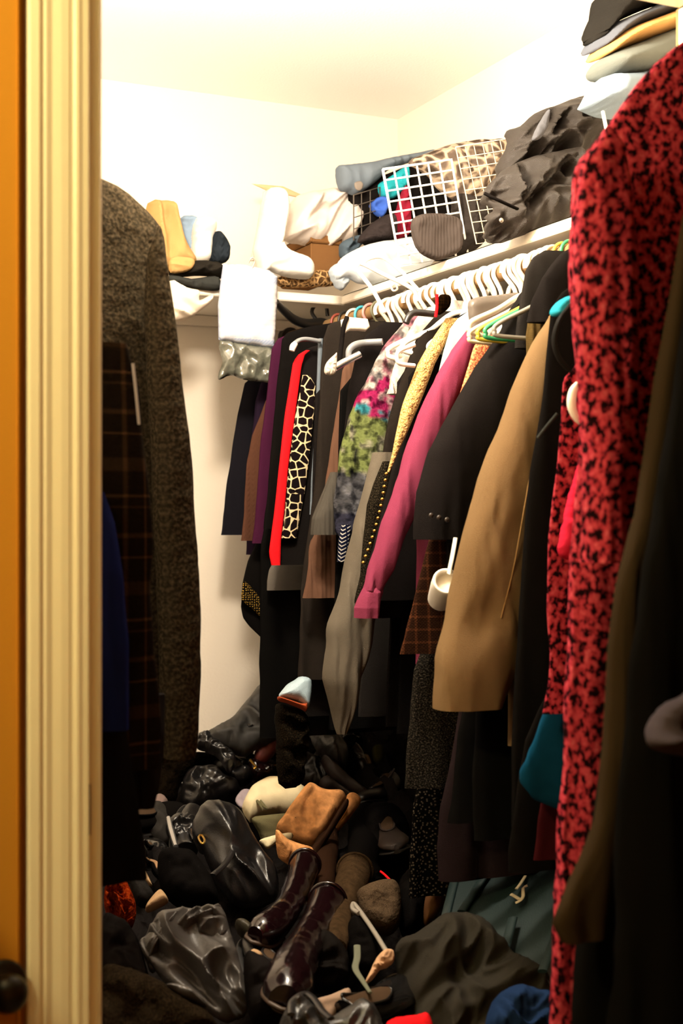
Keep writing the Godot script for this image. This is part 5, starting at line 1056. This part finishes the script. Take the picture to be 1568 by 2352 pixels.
	heaped("shoe_tag", "small beige tag under the olive and black flat shoe", "tag", [574, 2186, 586, 2180, 602, 2190, 600, 2200, 582, 2204], stuff("beige_leather", C("b5946f"), {}), 0.008, {"pull": 0.2, "n": 60})
	heaped("bag", "crumpled black nylon bag beside the nearer oxblood boot", "bag", [690, 2160, 740, 2140, 790, 2180, 805, 2230, 790, 2270, 740, 2280, 700, 2260], stuff("black_nylon", C("181513"), {"rough": 0.5}), 0.05, {"fold": 0.014, "ridge": true, "pull": 0.09})
	# fuzzy bag, hanger, strap
	heaped("handbag", "fuzzy grey brown knitted bag behind the pale hanger bar", "bag", [815, 2060, 835, 2040, 860, 2030, 900, 2026, 918, 2046, 922, 2090, 915, 2130, 890, 2148, 850, 2136, 826, 2110], stuff("fuzzy_grey", C("ffe6d2"), {"map": "fleece", "tile": 0.05, "bump": "crump", "relief": 0.15}), 0.045, {"fold": 0.006, "ff": 22.0, "pull": 0.12, "n": 500})
	g = Geo.new(); tube(g, [up(874, 2002, 0.18), up(884, 2010, 0.18), up(896, 2022, 0.18)], [0.0025, 0.0025], 6, 6); one("cord", "short red cord on top of the fuzzy grey bag", "cord", g, stuff("bright_red", C("e21d24"), {}))
	g = Geo.new(); tube(g, [up(824, 2098, 0.24), up(810, 2088, 0.24), up(812, 2076, 0.24), up(830, 2098, 0.24), up(860, 2142, 0.24), up(890, 2190, 0.24)], [0.0042, 0.0042], 40, 8); one("clothes_hanger", "pale plastic hanger bar lying across the fuzzy grey bag", "hanger", g, plain("grey_plastic", C("8c857a"), 0.4))
	heaped("strap", "beige twisted cloth strap at the tip of the pale hanger bar", "strap", [838, 2254, 850, 2230, 864, 2200, 884, 2182, 904, 2184, 904, 2208, 888, 2222, 870, 2230, 856, 2250, 840, 2262], stuff("beige_cloth", C("c9a07c"), {}), 0.014, {"fold": 0.007, "ridge": true, "ff": 30.0, "pull": 0.2})
	heaped("garment", "black velvet garment under the pale hanger bar", "garment", [800, 2120, 820, 2110, 850, 2150, 880, 2196, 870, 2230, 845, 2250, 815, 2240, 798, 2180], black, 0.04, {"fold": 0.01, "pull": 0.12})
	g = Geo.new(); tube(g, [up(820, 2172, 0.2), up(820, 2200, 0.2), up(816, 2225, 0.2), up(832, 2252, 0.2), up(850, 2280, 0.2)], [0.006, 0.0055, 0.003], 20, 8, 0.002); one("strap", "thin grey green strap curling down the black velvet garment", "strap", g, stuff("grey_green", C("6d6f5e"), {}))
	heaped("shoe", "tan shoe tip standing up beside the teal tub", "shoe", [975, 2060, 990, 2048, 1024, 2050, 1020, 2076, 996, 2110, 976, 2124, 970, 2096], stuff("tan_leather", C("a0734f"), {"rough": 0.5}), 0.03, {"pull": 0.1})
	heaped("garment", "black cloth bundled between fuzzy grey bag and tan shoe", "garment", [918, 2020, 960, 2000, 990, 2030, 980, 2090, 970, 2140, 940, 2160, 915, 2130], black, 0.05, {"fold": 0.016, "pull": 0.07})
	heaped("jacket", "large charcoal jacket sprawled in front of the teal tub", "jacket", [906, 2190, 920, 2160, 950, 2148, 985, 2120, 1020, 2100, 1070, 2096, 1110, 2110, 1150, 2150, 1180, 2186, 1230, 2216, 1262, 2240, 1262, 2290, 1180, 2300, 1150, 2380, 960, 2400, 950, 2330, 920, 2260], stuff("charcoal_twill", C("2e2b26"), {"rough": 0.8}), 0.03, {"fold": 0.034, "ff": 10.0, "ridge": true, "fdir": -40, "fst": 3.0, "pull": 0.20, "n": 1600})
	heaped("jumper", "dark blue jumper at the foot of the red coat", "jumper", [1130, 2300, 1180, 2270, 1230, 2280, 1270, 2300, 1270, 2400, 1120, 2400], stuff("dark_blue", C("182846"), {"bump": "rib", "tile": 0.05}), 0.05, {"fold": 0.02, "ridge": true, "pull": 0.25})
	heaped("garment", "bright red cloth corner under the charcoal jacket", "cloth", [890, 2346, 950, 2334, 985, 2332, 990, 2400, 890, 2400], stuff("bright_red", C("e21d24"), {}), 0.02, {"fold": 0.004, "pull": 0.26})
	heaped("garment", "beige cloth patch showing between black straps at the front", "cloth", [720, 2300, 760, 2286, 800, 2270, 806, 2296, 780, 2322, 756, 2350, 735, 2330], stuff("dull_beige", C("a38a76"), {}), 0.02, {"fold": 0.006, "pull": 0.16})
	heaped("bag", "black leather bag with curling handles nearest the camera", "bag", [660, 2310, 690, 2290, 720, 2310, 745, 2345, 790, 2320, 830, 2300, 870, 2330, 870, 2420, 640, 2420], soft, 0.05, {"fold": 0.014, "ridge": true, "pull": 0.21, "n": 450})
	g = Geo.new(); tube(g, [up(668, 2330, 0.28), up(672, 2300, 0.28), up(700, 2282, 0.28), up(722, 2296, 0.28), up(740, 2322, 0.28), up(760, 2340, 0.28)], [0.006, 0.006], 30, 8, 0.003); one("strap", "black leather handle arching over the beige cloth patch", "handle", g, leather)
	heaped("garment", "black trousers leg between grey leather jacket and black curling handles", "trousers", [560, 2200, 600, 2200, 640, 2230, 670, 2290, 660, 2340, 600, 2360, 570, 2330], deep, 0.05, {"fold": 0.014, "pull": 0.13})
	heaped("garment", "black cloth lying by the tan suede bag and lace dress", "garment", [840, 1860, 900, 1850, 940, 1900, 930, 1980, 880, 2000, 840, 1960], black, 0.05, {"fold": 0.014, "pull": 0.05})
	heaped("bag", "dark leather bag between brown fur and the boxy black bag", "bag", [480, 1742, 520, 1738, 570, 1760, 580, 1790, 552, 1806, 520, 1790, 490, 1770], leather, 0.04, {"fold": 0.014, "ridge": true, "pull": 0.1})
	# single shoes strewn over the heap
	var kinds := [["black patent pump", stuff("patent", C("161515"), {"rough": 0.12, "spec": 0.6, "relief": 0.0}), "lying on its side"], ["black leather flat shoe", leather, "half buried"], ["dark brown leather shoe", stuff("dark_brown_leather", C("46352c"), {}), "tipped on its edge"], ["black suede shoe", black, "upside"], ["oxblood leather shoe", ox, "resting"]]
	var spots := [[600, 1700, 40, 20, 0, "below the slumped leather jacket"], [650, 1770, 200, 10, 1, "behind the cream cap"], [720, 1700, 110, 40, 0, "at the foot of the charcoal trousers"], [790, 1700, 60, -20, 1, "under the grey olive trousers"], [545, 1775, 160, 30, 0, "between the cream cap and the fur trimmed bag"], [820, 1780, 300, 20, 2, "beside the folded boot shaft"], [415, 1920, 80, 50, 1, "by the chrome umbrella handle"], [345, 1900, 30, 20, 3, "under the black coat at the door frame"], [870, 1850, 220, 20, 1, "before the tweed dress"], [905, 1950, 250, 15, 2, "at the hem of the lace dress"], [590, 2240, 80, 25, 1, "between grey leather jacket and nearer oxblood boot"], [870, 2330, 30, 20, 0, "beside the charcoal jacket at the front"], [330, 1985, 60, 10, 0, "near the thin tan straps"]]
	for q in spots:
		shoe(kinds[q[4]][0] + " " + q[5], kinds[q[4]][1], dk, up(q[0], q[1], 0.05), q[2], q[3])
	# teal plastic tub with a ribbed lid
	t = thing("storage_tub", "dark teal plastic tub with a ribbed lid and a white mark, under the red coat", "tub")
	var teal = stuff("teal_plastic", C("132323"), {"rough": 0.45, "spec": 0.5, "bump": "plaster", "tile": 0.1, "relief": 0.02})
	var a := at_d(1078, 1905, 2.62); var b := at_d(1290, 1960, 2.42); var c := at_d(1020, 2120, 2.36); var d := at_d(1252, 2240, 2.16)
	var nrm := (b - a).cross(c - a).normalized()
	if nrm.y < 0: nrm = -nrm
	g = Geo.new()
	for q in [[a, b, d, c]]:
		var down := -nrm * 0.03
		g.face([q[0], q[1], q[2], q[3]])
		for k in 4: g.face([q[k], q[k] + down, q[(k + 1) % 4] + down, q[(k + 1) % 4]])
		g.face([q[3] + down, q[2] + down, q[1] + down, q[0] + down])
	part(t, "lid", g, teal)
	for r in [[[1165, 1930], [1060, 2095]], [[1178, 2110], [1160, 2180]], [[1278, 2150], [1246, 2232]], [[1068, 1925], [1022, 2110]]]:
		g = Geo.new(); tube(g, [on(r[0][0], r[0][1], a, nrm) + nrm * 0.001, on(r[1][0], r[1][1], a, nrm) + nrm * 0.001], [0.009, 0.009], 0, 10, 0.004, nrm); part(t, "rib", g, teal)
	g = Geo.new()
	var inset := (a + b + c + d) / 4
	var top := []; var foot := []
	for q in [a, b, d, c]:
		var w: Vector3 = q.lerp(inset, 0.06) - nrm * 0.03
		top.append(w); foot.append(Vector3(lerpf(w.x, inset.x, 0.1), 0.12, lerpf(w.z, inset.z, 0.1)))
	for k in 4: g.face([top[k], foot[k], foot[(k + 1) % 4], top[(k + 1) % 4]])
	g.face([foot[3], foot[2], foot[1], foot[0]])
	part(t, "body", g, teal)
	g = Geo.new()
	for s in [[[1207, 2014], [1194, 2034], [1186, 2044]], [[1212, 2036], [1202, 2042], [1202, 2060], [1196, 2070], [1184, 2076]], [[1174, 2056], [1182, 2060], [1194, 2068]]]:
		var pts := []
		for q in s: pts.append(on(q[0], q[1], a, nrm) + nrm * 0.002)
		tube(g, pts, [0.0035, 0.0035], 8, 6, 0.0012, nrm)
	part(t, "mark", g, plain("white_print", C("b5a488"), 0.6), "white printed mark")

func shoe(label, m: Material, sole: Material, at: Vector3, turn: float, roll: float):
	var t = thing("shoe", label, "shoe")
	var bs := Basis(Vector3.UP, deg_to_rad(turn)) * Basis(Vector3.RIGHT, deg_to_rad(roll)) * Basis(Vector3.BACK, deg_to_rad(roll * 0.7))
	var prof := [[0.0, 0.020, 0.056], [0.03, 0.028, 0.062], [0.3, 0.027, 0.052], [0.52, 0.034, 0.046], [0.72, 0.040, 0.038], [0.88, 0.034, 0.028], [0.97, 0.020, 0.02], [1.0, 0.006, 0.014]]
	var wide := []; var high := []; var along := []
	for q in prof: along.append(q[0]); wide.append(q[1] * 0.85); high.append(q[2] * 0.85)
	wide = curve(wide, 28); high = curve(high, 28); along = curve(along, 28)
	var up_rings := []; var sole_rings := []; var rim := []; var rim2 := []
	for k in 29:
		var x: float = (along[k] - 0.5) * 0.20
		var lift: float = 0.035 * pow(maxf(0.0, 1.0 - along[k] * 1.7), 2.0)
		var r := PackedVector3Array(); var s := PackedVector3Array()
		for j in 18:
			var a := -TAU * j / 18.0
			var y := sin(a)
			r.append(at + bs * Vector3(x, lift + (0.004 + high[k] * (0.5 + 0.5 * signf(y) * pow(absf(y), 0.8))), cos(a) * wide[k] * (1.0 - 0.28 * maxf(y, 0.0))))
			s.append(at + bs * Vector3(x, lift + 0.001 + 0.004 * y, cos(a) * (wide[k] + 0.003)))
		up_rings.append(r); sole_rings.append(s)
		if along[k] < 0.58:
			var w: float = wide[k] * 0.62 * sqrt(clampf((0.58 - along[k]) * 6.0, 0.0, 1.0))
			rim.append(bs * Vector3(x + 0.004, lift + high[k] + 0.0045, w) + at); rim2.push_front(bs * Vector3(x + 0.004, lift + high[k] + 0.0045, -w) + at)
	var g := Geo.new(); rings(g, up_rings); part(t, "upper", g, m)
	g = Geo.new(); rings(g, sole_rings); part(t, "sole", g, sole)
	g = Geo.new(); var loop := rim + rim2; loop.append(rim[0]); tube(g, loop, [0.0022, 0.0022], 0, 6); part(t, "topline", g, m)
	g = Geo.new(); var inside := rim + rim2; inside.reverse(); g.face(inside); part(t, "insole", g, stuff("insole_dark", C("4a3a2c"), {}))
	g = Geo.new(); boxat(g, at + bs * Vector3(-0.08, 0.012, 0), bs, Vector3(0.016, 0.018, 0.02), 0.003); part(t, "heel", g, sole)
